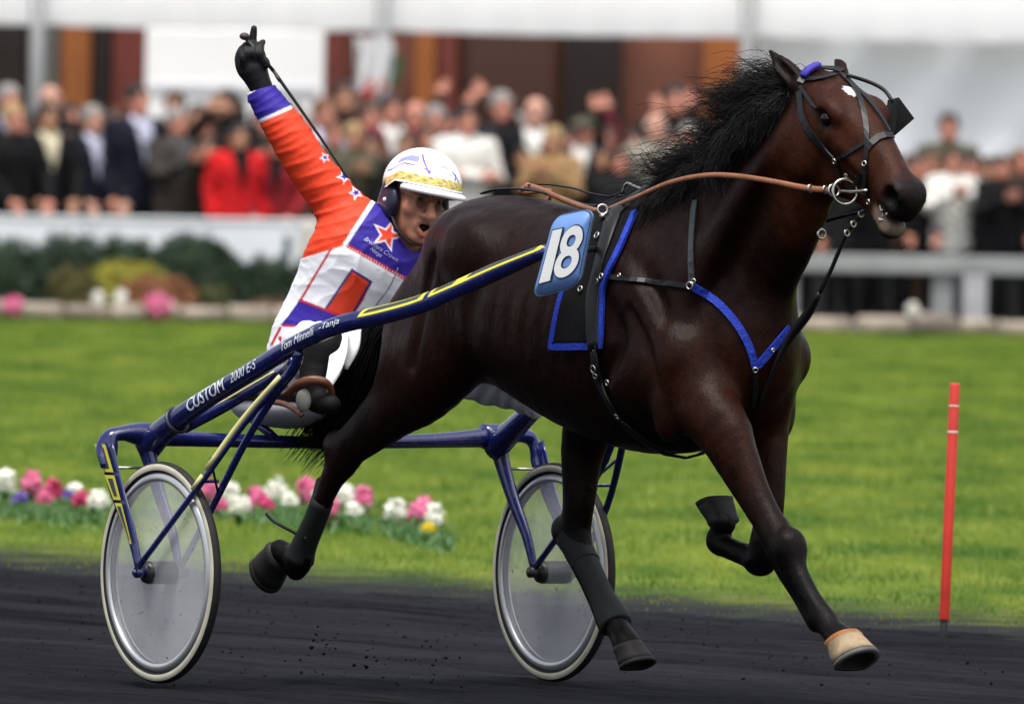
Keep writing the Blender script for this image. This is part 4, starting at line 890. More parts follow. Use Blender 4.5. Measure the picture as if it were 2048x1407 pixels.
# stays from shaft to hub
for sg in (-1, 1):
    def q(u, v, t): s, t_, z = SU.px(u, v, -t); return SU.w(s, t_ * -sg, z)
    top = q(598, 702, .59)
    if sg < 0:
        mk('outer_stay', *sweep([top, q(578, 745, .60), q(490, 845, .66), q(400, 968, .74), SU.w(0, -.812, R_W + .01)], [.016, .013, .010, .010, .010], n=10), M_navy, sulky)
        yl = mk('stay_stripe', *sweep([q(560, 752, .628), q(486, 836, .688), q(412, 938, .757)], [.006] * 3, [.008] * 3, n=8), mat('pale_yellow', (.60, .57, .24), .4), sulky)
        mk('stay_stripe', *sweep([q(404, 950, .765), q(384, 978, .78)], [.005] * 2, [.007] * 2, n=8), mat('pale_yellow'), sulky)
        inn = [top, q(590, 735, .58), q(545, 795, .60), q(490, 885, .635), q(430, 1003, .655), SU.w(0, -.655, R_W + .01)]
    else:
        mk('outer_stay', *sweep([top, SU.wx(1250, 830, .62), SU.wx(1245, 890, .66), SU.wx(1213, 1015, .74), SU.w(0, .812, R_W + .01)], [.015, .012, .012, .011, .010], n=10), M_navy, sulky)
        inn = [top, SU.wx(1225, 880, .60), SU.wx(1150, 1020, .645), SU.w(0, .652, R_W + .01)]
    mk('inner_stay', *sweep(inn, np.linspace(.016, .010, len(inn)), n=10), M_navy, sulky)
    if sg < 0:
        mk('strut', *bar(q(421, 915, .74), q(437, 990, .652), .0042), M_navy, sulky); mk('strut', *bar(q(394, 962, .742), q(436, 962, .645), .0055), M_navy, sulky)
    else:
        mk('strut', *bar(SU.wx(1238, 915, .68), SU.wx(1180, 965, .652), .0045), M_navy, sulky); mk('strut', *bar(SU.wx(1222, 970, .715), SU.wx(1160, 970, .652), .0055), M_navy, sulky)
# seat: bucket on a lower rail
mk('seat_rail', *sweep([SU.wx(368, 856, -.60), SU.wx(450, 812, -.52), SU.wx(560, 745, -.45), SU.wx(585, 722, -.52)], [.012] * 4, [.018] * 4, n=10), M_navy, sulky)
mk('rail_stripe', *sweep([SU.wx(420, 818, -.535), SU.wx(500, 771, -.50), SU.wx(548, 743, -.465)], .004, .004, n=6), mat('pale_yellow'), sulky)
sc_ = SU.wx(575, 800, -.12)
def cup(c, rx, ry, rz, lo=-1.0, hi=.25):
    V, F = [], []; n, m = 32, 12
    for i in range(m + 1):
        f = lo + (hi - lo) * i / m; p = math.asin(max(-1, min(1, f)))
        for j in range(n):
            a = 2 * math.pi * j / n; V.append(c + SU.h * rx * math.cos(p) * math.cos(a) + SU.l * ry * math.cos(p) * math.sin(a) + A(0, 0, rz * f))
    for i in range(m):
        for j in range(n): F.append((i * n + j, i * n + (j + 1) % n, (i + 1) * n + (j + 1) % n, (i + 1) * n + j))
    F.append(tuple(range(m * n, m * n + n))); return np.array(V), F
mk('seat_shell', *cup(sc_ + A(0, 0, -.02), .20, .17, .07), mat('seat_shell', (.42, .42, .45), .5, noise=(5, .2)), sulky)
mk('seat_cushion', *cup(sc_ + A(0, 0, .022) - SU.h * .03, .24, .19, .045, -1, .9), mat('seat_vinyl', (.012, .012, .014), .6, bump=(14, .5, .02)), sulky)
mk('seat_back', *sweep([SU.wx(462, 800, -.22), SU.wx(500, 775, -.12), SU.wx(585, 745, .10)], [.02] * 3, [.030, .040, .030], n=10), mat('seat_vinyl'), sulky)
for sg in (-1, 1): mk('seat_post', *bar(sc_ + SU.l * .1 * sg + A(0, 0, -.08), SU.w(SB, .1 * sg - .05, ZC - .02), .014), M_navy, sulky)
for sg in (1,):
    fr = [SU.w(.52, sg * .60, .985), SU.w(.53, sg * .52, .90), SU.w(.55, sg * .43, .865), SU.w(.55, sg * .33, .87)]
    mk('foot_rest', *sweep(fr, .009, n=8), M_navy, sulky)
# ================================================================== the horse (built in its own heading: s forward, t left, z up)
def hp(u, v, t, r, fl=1.0): s, t_, z = HO.px(u, v, t); return (s, t_, z, r, fl)
HF_ = Field((-.28, -.40, .06), (2.98, .40, 2.14), .0085)
T2 = (0, 1, 0)
# trunk
HF_.tube([(.66, 0, 1.255, .215, .84), (.82, 0, 1.235, .275, .93), (1.05, 0, 1.185, .312, .90), (1.30, 0, 1.135, .340, .84), (1.55, 0, 1.125, .368, .74), (1.78, 0, 1.125, .345, .68), (1.93, 0, 1.10, .25, .76)], .05, T2, 4)
HF_.tube([(1.42, 0, 1.40, .115, .75), (1.58, 0, 1.43, .115, .6), (1.72, 0, 1.42, .13, .6)], .10, T2)               # withers
HF_.tube([(.54, 0, 1.36, .09, 1.1), (.64, 0, 1.395, .125, 1.3), (.82, 0, 1.39, .125, 1.5), (1.0, 0, 1.37, .11, 1.5)], .08, T2)   # croup and loin
# neck
HF_.tube([(1.70, 0, 1.22, .33, .58), (1.88, 0, 1.36, .300, .50), (2.07, 0, 1.49, .250, .46), (2.225, 0, 1.63, .195, .50), (2.34, 0, 1.765, .125, .66)], .07, T2, 4)
for g in (-1, 1):
    HF_.tube([(2.32, .055 * g, 1.74, .06), (2.10, .085 * g, 1.50, .075), (1.92, .12 * g, 1.22, .09), (1.90, .11 * g, 1.08, .07)], .05)      # neck muscle
    HF_.tube([(1.50, .13 * g, 1.42, .05), (1.72, .19 * g, 1.26, .085, .7), (1.93, .205 * g, 1.06, .095, .75)], .06, T2)      # shoulder blade
    HF_.ell((1.72, .19 * g, 1.02), (.17, .085, .14), .05)                       # triceps
    HF_.ell((1.96, .10 * g, 1.00), (.11, .10, .13), .035)                        # breast
    HF_.ell((.78, .14 * g, 1.35), (.20, .12, .15), .06)                        # gluteal
    HF_.ell((.90, .225 * g, 1.37), (.08, .045, .07), .10)                       # point of hip
# head
hd0, hd1 = A(2.385, 0, 1.825), A(2.785, 0, 1.555)
hx = unit(hd1 - hd0); hz = unit(np.cross(hx, (0, 1, 0)))
if hz[2] < 0: hz = -hz
def hq(a, t, b): p = A(2.385, 0, 1.825) + hx * a + hz * b; return A(p[0], t, p[2])      # a along face, b towards the forehead
def ht(a, t, b, r, fl=1.0): return (*hq(a, t, b), r, fl)
HF_.tube([ht(-.06, 0, .0, .088, .80), ht(.05, 0, .012, .112, .88), ht(.15, 0, .020, .114, .88), ht(.27, 0, .020, .094, .74), ht(.385, 0, .014, .074, .76), ht(.475, 0, .000, .069, .94)], .04, T2, 4)
HF_.tube([ht(-.01, 0, -.10, .112, .66), ht(.09, 0, -.115, .112, .68), ht(.20, 0, -.095, .082, .72), ht(.32, 0, -.078, .054, .74), ht(.43, 0, -.088, .043, .86), ht(.478, 0, -.100, .038, .98)], .03, T2, 4)    # jaw
for g in (-1, 1):
    HF_.ell(hq(.125, .088 * g, .082), (.060, .028, .030), .03, R=np.stack([hx, A(0, 1, 0), hz], 1))           # brow
    HF_.tube([ht(.18, .083 * g, .02, .018), ht(.32, .060 * g, -.005, .014)], .025)                        # facial crest
    HF_.ell(hq(.130, .108 * g, .050), (.030, .020, .022), .012, R=np.stack([hx, A(0, 1, 0), hz], 1), op='s')     # eye socket
    HF_.ell(hq(.06, .078 * g, -.10), (.095, .034, .095), .03)                                            # cheek
    HF_.ell(hq(.475, .042 * g, .020), (.050, .028, .040), .02, R=np.stack([hx, A(0, 1, 0), hz], 1))            # nostril rim
    HF_.ell(hq(.492, .064 * g, .012), (.036, .026, .026), .010, R=np.stack([unit(hx - .7 * hz), A(0, 1, 0), unit(hz + .7 * hx)], 1), op='s')
    HF_.tube([ht(.40, .06 * g, -.052, .005), ht(.49, .04 * g, -.052, .006)], .008, op='s')                   # mouth corner
HF_.ell(hq(.505, 0, -.030), (.030, .045, .030), .025); HF_.ell(hq(.492, 0, -.100), (.032, .038, .026), .02)
HF_.ell(hq(.53, 0, -.064), (.052, .06, .0115), .006, R=np.stack([hx, A(0, 1, 0), hz], 1), op='s')             # lip line
# ears
def ear(b, tip, m, r):
    b, tip, m = A(*b), A(*tip), A(*m)
    HF_.tube([(*b, r), (*(b * .55 + tip * .45 + m * .01), r * .95, .8), (*(b * .2 + tip * .8), r * .45, .8), (*tip, .006)], .015, lat=m, sub=4)
    HF_.tube([(*(b * .8 + tip * .2 + m * .034), r * .45), (*(b * .25 + tip * .75 + m * .022), r * .28)], .01, op='s')
ear(HO.px(1600, 172, -.055), HO.px(1537, 99, -.085), (.55, -.80, .1), .034)
ear(HO.px(1684, 158, .055), HO.px(1671, 117, .075), (.6, .75, .1), .030)
# ---- hind legs
def leg(P, k=.03, **kw): HF_.tube(P, k, T2, 3)
# right hind, pushed off behind
leg([(.72, -.12, 1.24, .17, .70), (.69, -.15, 1.10, .175, .66), hp(850, 745, -.18, .155, .60), hp(800, 800, -.19, .112, .62), hp(735, 862, -.195, .078, .66), hp(690, 900, -.195, .062, .72)], .05)
HF_.tube([(.60, -.09, 1.26, .12, .8), hp(832, 640, -.155, .115, .7), hp(812, 735, -.175, .088, .65)], .06, T2)            # buttock
leg([hp(677, 889, -.195, .032, .8), hp(690, 912, -.195, .058, .74), hp(665, 955, -.195, .043, .8), hp(640, 1015, -.195, .033, .85), hp(612, 1080, -.195, .034, .9), hp(598, 1118, -.195, .046, .85), hp(592, 1140, -.195, .034, .9)], .02)
leg([hp(597, 1118, -.195, .042, .9), hp(575, 1108, -.195, .036), hp(560, 1104, -.195, .042)], .02)
# left hind, swung forward
leg([(.72, .13, 1.22, .19, .7), (.86, .17, 1.04, .16, .66), (.95, .19, .90, .115, .66), hp(1165, 900, .19, .083, .7), hp(1158, 1000, .18, .060, .75), hp(1150, 1062, .18, .056, .76)], .05)
HF_.tube([(.60, .09, 1.26, .12, .8), (.66, .13, 1.08, .12, .7)], .06, T2)
leg([hp(1128, 1056, .18, .032, .85), hp(1150, 1082, .18, .056, .76), hp(1168, 1120, .175, .042, .85), hp(1198, 1180, .165, .034, .9), hp(1225, 1240, .15, .044, .85), hp(1240, 1262, .145, .038), hp(1255, 1290, .14, .045)], .02)
# ---- fore legs
# right fore, reaching
leg([(1.86, -.17, 1.02, .12, .75), hp(1440, 850, -.155, .098, .78), hp(1470, 910, -.15, .082, .74), hp(1508, 990, -.14, .060, .78), hp(1550, 1065, -.13, .050, .82)], .05)
leg([hp(1552, 1066, -.13, .050, .85), hp(1572, 1100, -.13, .053, .85), hp(1590, 1140, -.13, .041, .85), hp(1622, 1195, -.125, .033, .85), hp(1650, 1240, -.12, .041, .85), hp(1664, 1258, -.12, .037), hp(1686, 1280, -.12, .046)], .02)
# left fore, folded
leg([(1.86, .15, 1.0, .11, .8), hp(1530, 840, .14, .085, .8), hp(1534, 920, .13, .070, .78), hp(1538, 1010, .12, .053, .82), hp(1530, 1090, .11, .046, .9)], .05)
leg([hp(1530, 1085, .11, .046, .9), hp(1524, 1116, .11, .046, .9), hp(1490, 1108, .11, .036, .9), hp(1455, 1094, .11, .034), hp(1437, 1082, .11, .040), hp(1442, 1060, .11, .034), hp(1448, 1046, .11, .038)], .02)
# relief: flank fold, shoulder and neck grooves
for g in (-1, 1):
    HF_.tube([(1.02, .31 * g, 1.36, .004), (.97, .298 * g, 1.24, .014), (.92, .30 * g, 1.10, .022), (.86, .29 * g, 1.0, .004)], .06, op='s')
    HF_.tube([(1.50, .315 * g, 1.36, .003), (1.62, .287 * g, 1.24, .012), (1.72, .275 * g, 1.10, .014), (1.60, .275 * g, .95, .012), (1.50, .29 * g, .86, .003)], .06, op='s')
    HF_.tube([(2.28, .125 * g, 1.62, .003), (2.17, .125 * g, 1.47, .014), (2.06, .145 * g, 1.30, .016), (2.0, .23 * g, 1.17, .002)], .06, op='s')
    for i_ in range(5): HF_.tube([(1.10 + .085 * i_, .285 * g, 1.28, .002), (1.08 + .085 * i_, .300 * g, 1.12, .004), (1.05 + .09 * i_, .285 * g, .96, .002)], .03, op='s')
for g in (-1, 1):
    HF_.tube([(1.50, .312 * g, 1.20, .004), (1.55, .292 * g, 1.10, .015), (1.58, .284 * g, 1.0, .017), (1.62, .285 * g, .90, .006)], .030, op='s')
    HF_.tube([(1.76, .262 * g, 1.20, .003), (1.86, .275 * g, 1.10, .013), (1.90, .275 * g, 1.0, .012), (1.88, .27 * g, .92, .003)], .035, op='s')
    HF_.tube([(.74, .262 * g, 1.34, .003), (.68, .258 * g, 1.22, .013), (.655, .258 * g, 1.10, .014), (.64, .26 * g, 1.0, .004)], .035, op='s')
    HF_.tube([(1.60, .25 * g, 1.42, .002), (1.74, .238 * g, 1.36, .009), (1.86, .226 * g, 1.24, .008), (1.92, .25 * g, 1.18, .002)], .06, op='s')
HF_.tube([hp(1478, 880, -.235, .003), hp(1498, 930, -.222, .010), hp(1520, 990, -.20, .009), hp(1540, 1040, -.185, .003)], .025, op='s')
HF_.tube([hp(862, 800, -.30, .003), hp(820, 830, -.278, .012), hp(770, 860, -.255, .010), hp(735, 885, -.25, .003)], .025, op='s')
# tendons and joints
HF_.tube([hp(1540, 1080, -.125, .010), hp(1556, 1135, -.125, .014), hp(1590, 1190, -.12, .014), hp(1630, 1248, -.12, .022)], .035)
HF_.tube([hp(640, 960, -.195, .014), hp(622, 1030, -.195, .015), hp(600, 1095, -.195, .020)], .012)
HF_.tube([hp(1140, 1110, .175, .016), hp(1180, 1190, .165, .016), hp(1212, 1256, .15, .024)], .012)
# veins and bony points
for g in (-1, 1):
    HF_.tube([ht(.20, .078 * g, -.035, .003), ht(.28, .062 * g, -.045, .004), ht(.36, .055 * g, -.03, .003)], .012)
HF_.ell(hp(1584, 1090, -.13, 1)[:3], (.030, .040, .044), .05); HF_.ell(hp(1556, 1106, -.125, 1)[:3], (.022, .03, .03), .02)
HF_.ell(hp(1520, 1122, .11, 1)[:3], (.034, .042, .036), .04)
HF_.ell(hp(668, 890, -.195, 1)[:3], (.024, .026, .032), .05); HF_.ell(hp(1126, 1060, .18, 1)[:3], (.024, .026, .032), .05)
HF_.ell((1.90, -.205, .90), (.06, .05, .10), .03); HF_.ell((1.90, .205, .90), (.06, .05, .10), .03)
V, Q = HF_.mesh(3)
# colouring: bay coat, black points, pale star
n0 = ground_noise(V[:, 0] * 9, V[:, 2] * 9, 1.0, 21)
bay = A(.0125, .0050, .0031); seal = A(.0050, .0028, .0023); blk = A(.0040, .0036, .0036); red = A(.046, .0165, .0082)
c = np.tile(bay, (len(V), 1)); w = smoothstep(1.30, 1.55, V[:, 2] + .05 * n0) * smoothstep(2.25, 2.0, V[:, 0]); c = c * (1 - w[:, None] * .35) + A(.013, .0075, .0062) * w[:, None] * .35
neck_shade = smoothstep(1.85, 2.1, V[:, 0]) * smoothstep(1.1, 1.3, V[:, 2]); c = c * (1 - .6 * neck_shade[:, None]) + A(.0065, .0032, .0024) * .6 * neck_shade[:, None]  # neck: shade beside the black mane painted into the coat colour
low = smoothstep(.66, .46, V[:, 2] + .03 * n0); c = c * (1 - low[:, None]) + blk * low[:, None]
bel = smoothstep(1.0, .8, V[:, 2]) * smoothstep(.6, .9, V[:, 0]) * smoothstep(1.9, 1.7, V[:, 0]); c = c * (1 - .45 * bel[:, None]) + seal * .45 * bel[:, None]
hl = (V - A(2.385, 0, 1.825)); ha, hb = hl @ hx, hl @ hz
head = smoothstep(-.10, .03, ha) * smoothstep(1.36, 1.46, V[:, 2] - .0 * ha) * smoothstep(2.2, 2.34, V[:, 0]); c = c * (1 - head[:, None]) + red * head[:, None] * (1 + .15 * n0[:, None])
ch = smoothstep(1.75, 2.0, V[:, 0]) * smoothstep(1.3, .95, V[:, 2]) * smoothstep(.62, .8, V[:, 2]); c = c * (1 - .5 * ch[:, None]) + red * .8 * .5 * ch[:, None]
mz = smoothstep(.42, .50, ha) * head; c = c * (1 - mz[:, None]) + A(.010, .008, .0085) * mz[:, None]
lp = head * smoothstep(.40, .44, ha) * smoothstep(-.055, -.072, hb) * smoothstep(-.12, -.10, hb); c = c * (1 - .75 * lp[:, None]) + A(.33, .30, .26) * .75 * lp[:, None]
eyem = head * ((((ha - .13) / .045) ** 2 + ((hb - .05) / .03) ** 2) < 1) * (abs(V[:, 1]) > .06); c = c * (1 - .7 * eyem[:, None]) + blk * .7 * eyem[:, None]
nos = head * ((((ha - .495) / .034) ** 2 + ((hb - .012) / .026) ** 2) < 1) * (abs(V[:, 1]) > .025); c = c * (1 - nos[:, None]) + blk * .6 * nos[:, None]
st = head * ((((V[:, 1] + .020) / .013) ** 2 + ((ha - .095) / .032) ** 2) < 1) * (hb > .06); c = np.where(st[:, None] > 0, A(.75, .73, .70), c)
c = c * A(.74, .575, .51); c[st > 0] = A(.75, .73, .70)
M_coat = mat('horse_coat', (1, 1, 1), .45, .10, vcol=True, noise=(26, .38, (1, 1, .5)))
N = M_coat.node_tree.nodes; K = M_coat.node_tree.links; b = N['Principled BSDF']; tc = N.new('ShaderNodeTexCoord')
def _nz(sc, st, det=6):
    mp = N.new('ShaderNodeMapping'); mp.inputs['Scale'].default_value = st; K.new(tc.outputs['Object'], mp.inputs[0]); n = N.new('ShaderNodeTexNoise'); n.inputs['Scale'].default_value = sc; n.inputs['Detail'].default_value = det; K.new(mp.outputs[0], n.inputs[0]); return n
na_, nb_, nc_ = _nz(17, (1, 1, .55)), _nz(330, (1, 1, .22), 3), _nz(7, (1, 1, 1))
b1 = N.new('ShaderNodeBump'); b1.inputs['Strength'].default_value = .55; b1.inputs['Distance'].default_value = .016; K.new(na_.outputs[0], b1.inputs['Height'])
b2 = N.new('ShaderNodeBump'); b2.inputs['Strength'].default_value = .55; b2.inputs['Distance'].default_value = .003; K.new(nb_.outputs[0], b2.inputs['Height']); K.new(b1.outputs[0], b2.inputs['Normal']); K.new(b2.outputs[0], b.inputs['Normal'])
mr = N.new('ShaderNodeMapRange'); mr.inputs[1].default_value = .3; mr.inputs[2].default_value = .7; mr.inputs[3].default_value = .30; mr.inputs[4].default_value = .52; K.new(nc_.outputs[0], mr.inputs[0]); K.new(mr.outputs[0], b.inputs['Roughness'])
horse = thing('horse', HO.w(1.2, 0, 0), -math.radians(54), 'dark bay trotter at full stretch pulling the blue sulky', 'horse')
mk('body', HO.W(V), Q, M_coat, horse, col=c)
HV_ = V
M_eye = mat('horse_eye', (.006, .004, .003), .12, .4)
for g in (-1, 1):
    p = hq(.130, .089 * g, .050); mk('eye', *ball(HO.w(*p), .0235, 16, 12), M_eye, horse)
# hooves
def hoof(C, axis, toe, rt=.043, rb=.052, ln=.085, tl=.028):
    """C coronet centre, axis towards the ground surface, toe direction"""
    axis = unit(axis); toe = unit(toe - axis * (np.asarray(toe) @ axis)); sd_ = np.cross(axis, toe); V, F = [], []; n = 28
    prof = [(-.006, rt * .80, 0), (.0, rt * .98, 0), (.012, rt * 1.05, .12), (.018, rt * 1.0, .2), (ln * .6, (rt * .4 + rb * .6), .6), (ln * .80, rb * .97, .85), (ln * .82, rb * .93, .86), (ln * .87, rb * .99, .9), (ln, rb * 1.02, 1.0), (ln, rb * .70, 1.0), (ln - .014, rb * .55, .9)]
    for h, r, k_ in prof:
        for j in range(n):
            a = 2 * math.pi * j / n; ca, sa = math.cos(a), math.sin(a)
            if ca < -.55: ca = -.55 - (ca + .55) * -.25
            V.append(C + axis * h + toe * (r * 1.12 * ca + tl * k_) + sd_ * r * sa)
    m = len(prof)
    for i in range(m - 1):
        for j in range(n): F.append((i * n + j, i * n + (j + 1) % n, (i + 1) * n + (j + 1) % n, (i + 1) * n + j))
    F.append(tuple(range((m - 1) * n, m * n))); return np.array(V), F, np.repeat(np.arange(m), n)
M_hoof = mat('hoof_horn', (1, 1, 1), .6, .3, vcol=True, noise=(40, .25, (1, 1, .3)))
darkh = A(.016, .014, .012)
def hoofobj(C, axis, toe, pale=False, **k):
    C = HO.w(*C); W3 = lambda d: HO.h * d[0] + HO.l * d[1] + A(0, 0, d[2])
    V, F, ring = hoof(C, W3(axis), W3(toe), **k); col = np.tile(darkh, (len(V), 1))
    if pale:
        col[ring <= 2] = (.26, .10, .025); col[(ring > 2) & (ring <= 5)] = (.29, .215, .13); col[ring == 6] = (.02, .02, .02); col[ring >= 7] = (.085, .085, .08); col[ring >= 9] = (.012, .012, .012)
    mk('hoof', V, F, M_hoof, horse, col=col, label='pale tan rubber banded front hoof' if pale else None)
hoofobj(HO.px(1684, 1276, -.12), (.62, 0, -1), (1, 0, .62), True, rt=.056, rb=.070, ln=.100, tl=.03)
hoofobj(HO.px(1255, 1290, .14), (.42, 0, -1), (1, 0, .42), rt=.046, rb=.056, ln=.078)
hoofobj(HO.px(562, 1104, -.195), (-.95, 0, -.42), (-.4, 0, -1), rt=.052, rb=.062, ln=.098)
hoofobj(HO.px(1449, 1046, .11), (-.35, 0, 1), (-1, 0, -.35), rt=.046, rb=.056, ln=.085)
# mane
M_hair = mat('black_hair', (.0035, .0030, .0031), .5, .2)
paths = []
crest = catmull(np.array([(2.255, 0, 1.86), (2.17, 0, 1.815), (2.05, 0, 1.735), (1.92, 0, 1.655), (1.80, 0, 1.585), (1.68, 0, 1.54)]), 10)
for i in range(190):             # locks: each a bundle of fine wavy hairs
    f = random.random() ** 1.35; c0 = crest[min(int(f * (len(crest) - 1)), len(crest) - 1)] + A(random.gauss(0, .02), 0, -.015)
    side = random.random() < .42
    if side: d0 = unit(A(-.25 + random.gauss(0, .2), -.8, .35 + random.gauss(0, .15))); d1 = unit(A(-.35 + random.gauss(0, .25), -.25, -1)); L0_ = random.uniform(.13, .24)
    else: d0 = unit(A(-.45 + random.gauss(0, .25), random.gauss(-.1, .25), .9)); d1 = unit(A(-1 + random.gauss(0, .2), random.gauss(-.3, .25), -.15 + random.gauss(0, .35))); L0_ = random.uniform(.13, .26) * (1.15 - .5 * abs(f - .35))
    ph, am, fr = random.uniform(0, 6.28), random.uniform(.012, .028), random.uniform(8, 16); wob = unit(RNG.normal(size=3))
    for h_ in range(44):
        p = c0 + RNG.normal(0, .014, 3) * A(1.5, .7, .6); p[1] -= .008; L_ = L0_ * random.uniform(.6, 1.12); q = [p]; e0 = d0 + RNG.normal(0, .10, 3); e1 = d1 + RNG.normal(0, .14, 3)
        for k_ in range(1, 9):
            t = k_ / 8; d = unit(e0 * (1 - t) + e1 * t * 1.25); p = p + d * L_ / 8; q.append(p + wob * am * t * math.sin(ph + fr * t) + RNG.normal(0, .0015, 3))
        for k_ in range(1, 9):
            e = HF_.at(q[k_])
            if e < .008 and q[k_][2] > 1.2: q[k_] = q[k_] + A(0, -.6, .25) * (.014 - e)
        paths.append([HO.w(*x) for x in q])
for i in range(90):      # loose flying wisps
    p = crest[random.randrange(len(crest))].copy(); q = [p]; d = unit(A(-.7, random.gauss(-.2, .3), .6 + random.gauss(0, .35)))
    for k_ in range(1, 9): p = p + d * .046 + RNG.normal(0, .006, 3); d = unit(d + A(-.12, 0, -.18) + RNG.normal(0, .12, 3)); q.append(p)
    paths.append([HO.w(*x) for x in q])
V, F = strands(np.array(paths), .0015, .0005); mk('mane', V, F, M_hair, horse, smooth=False)
# forelock
paths = []
for i in range(120):
    p = hq(.0, random.gauss(0, .02), .10); q = [p]; d = hx * 1.0 + hz * .12 + A(0, random.gauss(0, .25), 0)
    for k_ in range(1, 6): p = p + unit(d) * .018; q.append(p)
    paths.append([HO.w(*x) for x in q])
V, F = strands(np.array(paths).repeat(1, 0), .0022, .0008); mk('forelock', V, F, M_hair, horse, smooth=False)
# tail: streams back and down between the shafts
paths = []
tp = [HO.px(842, 590, .0), HO.px(757, 655, -.02), HO.px(720, 735, -.03), HO.px(672, 815, -.04), HO.px(612, 893, -.05)]
tp = catmull(np.array(tp), 3)
for i in range(2200):
    o = RNG.normal(0, 1, 3); o /= max(np.linalg.norm(o), 1); o = o * random.random() ** .4; q = []; wv = random.uniform(0, 6.28); e_ = random.uniform(.55, 1.0)
    for k_ in range(11):
        t = k_ / 10 * e_; j = t * (len(tp) - 1); a = int(j); a = min(a, len(tp) - 2); p = tp[a] + (tp[a + 1] - tp[a]) * (j - a)
        sp = .012 + .095 * smoothstep(.05, .75, t); p = p + o * sp * A(1, .8, 1) + A(0, 0, .012 * math.sin(wv + t * 9)); q.append(HO.w(*p))
    paths.append(q)
V, F = strands(np.array(paths), .0024, .0006); mk('tail', V, F, M_hair, horse, smooth=False)
# ================================================================== tack on the horse
O_L, _hl = HO.loc(CAM), lambda d: A(d @ HO.h, d @ HO.l, d[2])
def hit(u, v, off=.004):
    """local point where the pixel ray meets the horse"""
    d = _hl(ray(u, v)); k = 56.3
    while k < 62.5:
        p = O_L + d * k
        if (p > HF_.lo).all() and (p < HF_.lo + HF_.h * (HF_.n - 1)).all():
            f = HF_.at(p) - off
            if f < .0008: return p
            k += max(f * .7, .0012)
        else: k += .02
    return None
M_leather = mat('black_leather', (.006, .006, .0065), .42, .35, bump=(60, .3, .002)); M_felt = mat('black_felt', (.007, .007, .008), .95, .1, noise=(60, .3)); M_blue = mat('blue_braid', (.012, .035, .36), .6, .3, noise=(120, .4), bump=(160, .8, .004))
M_rein = mat('tan_leather', (.26, .105, .055), .5, .4, noise=(25, .25)); M_stud = mat('chrome', (.50, .48, .42), .3, metal=1.0)
def strapL(pts, w, th, up=None, n=4, sub=3):
    """strap through local points (s,t,z), lying on the horse"""
    P = np.array([HO.w(*p) for p in pts]); N_ = []
    for p in pts:
        g = HF_.grad(p) if up is None else A(*up); N_.append(HO.h * g[0] + HO.l * g[1] + A(0, 0, g[2]))
    return sweep(P, w / 2, th / 2, up=np.array(N_), n=n, sub=sub)
def strap(px, w, th=.004, off=.004):
    pts = [hit(u, v, off) for u, v in dens(px)]; pts = [p for p in pts if p is not None]; return strapL(pts, w, th, sub=1)
def dens(px, step=14):
    px = catmull(np.array(px, float), 6); out = [px[0]]
    for p in px[1:]:
        if np.hypot(*(p - out[-1])) >= step: out.append(p)
    out.append(px[-1]); return out
def ringL(p, ax, R, r=.0035): a = HO.h * ax[0] + HO.l * ax[1] + A(0, 0, ax[2]); return torus(HO.w(*p), a, R, r, 24, 8)
def buckle(parent, u, v, R=.010, r=.003, off=.008):
    p = hit(u, v, off)
    if p is not None: mk('buckle', *ringL(p, HF_.grad(p), R * .8, r * .75), M_stud, parent)

# saddle cloth, both sides of the back
LE = catmull(np.array([(1188, 428), (1165, 500), (1138, 560), (1120, 612), (1104, 693)], float), 6); RE = catmull(np.array([(1272, 424), (1243, 492), (1212, 560), (1205, 615), (1203, 692)], float), 6)
G = []
for a, b_ in zip(LE, RE):
    G.append([hit(*(a + (b_ - a) * k / 10), .006) for k in range(11)])
for i in range(len(G)):
    for k in range(11):
        if G[i][k] is None: G[i][k] = G[i + 1][k] if G[i + 1][k] is not None else G[i][k - 1]
G = np.array(G)
top = [np.array([HF_.snap((p[0] + .006, p[1] * f, p[2] + .05), .006) for p in G[0]]) for f in (.0, .5)]
G = np.concatenate([top, G]); Gm = G * A(1, -1, 1); ALL = np.concatenate([Gm[::-1], G[1:]]); r_, c_ = ALL.shape[:2]
V = HO.W(ALL.reshape(-1, 3)); nrm = np.array([HF_.grad(p) for p in ALL.reshape(-1, 3)]); V2 = HO.W(ALL.reshape(-1, 3) + nrm * .007)
idx = np.arange(r_ * c_).reshape(r_, c_); q = np.stack([idx[:-1, :-1], idx[1:, :-1], idx[1:, 1:], idx[:-1, 1:]], -1).reshape(-1, 4); n_ = r_ * c_
edge = [tuple(e) for e in []]; F = [tuple(x) for x in q] + [tuple(x[::-1] + n_) for x in q]; rim_ = list(idx[0]) + list(idx[1:, -1]) + list(idx[-1, ::-1][1:]) + list(idx[::-1, 0][1:-1])
for i in range(len(rim_)): a, b_ = rim_[i], rim_[(i + 1) % len(rim_)]; F.append((a, b_, b_ + n_, a + n_))
sc_l = mk('saddle_cloth', np.concatenate([V, V2]), F, M_felt, label='black felt saddle cloth edged in bright blue on the horse back', cat='saddle cloth')
for sg, H_ in ((1, G), (-1, Gm)):
    E_ = np.concatenate([H_[2:, -1], H_[-1, ::-1][1:], H_[::-1, 0][1:-6]]); E_ = np.array([p + HF_.grad(p) * .006 for p in E_])
    mk('blue_edging', *strapL(E_, .021, .010, sub=1), M_blue, sc_l, smooth=False)

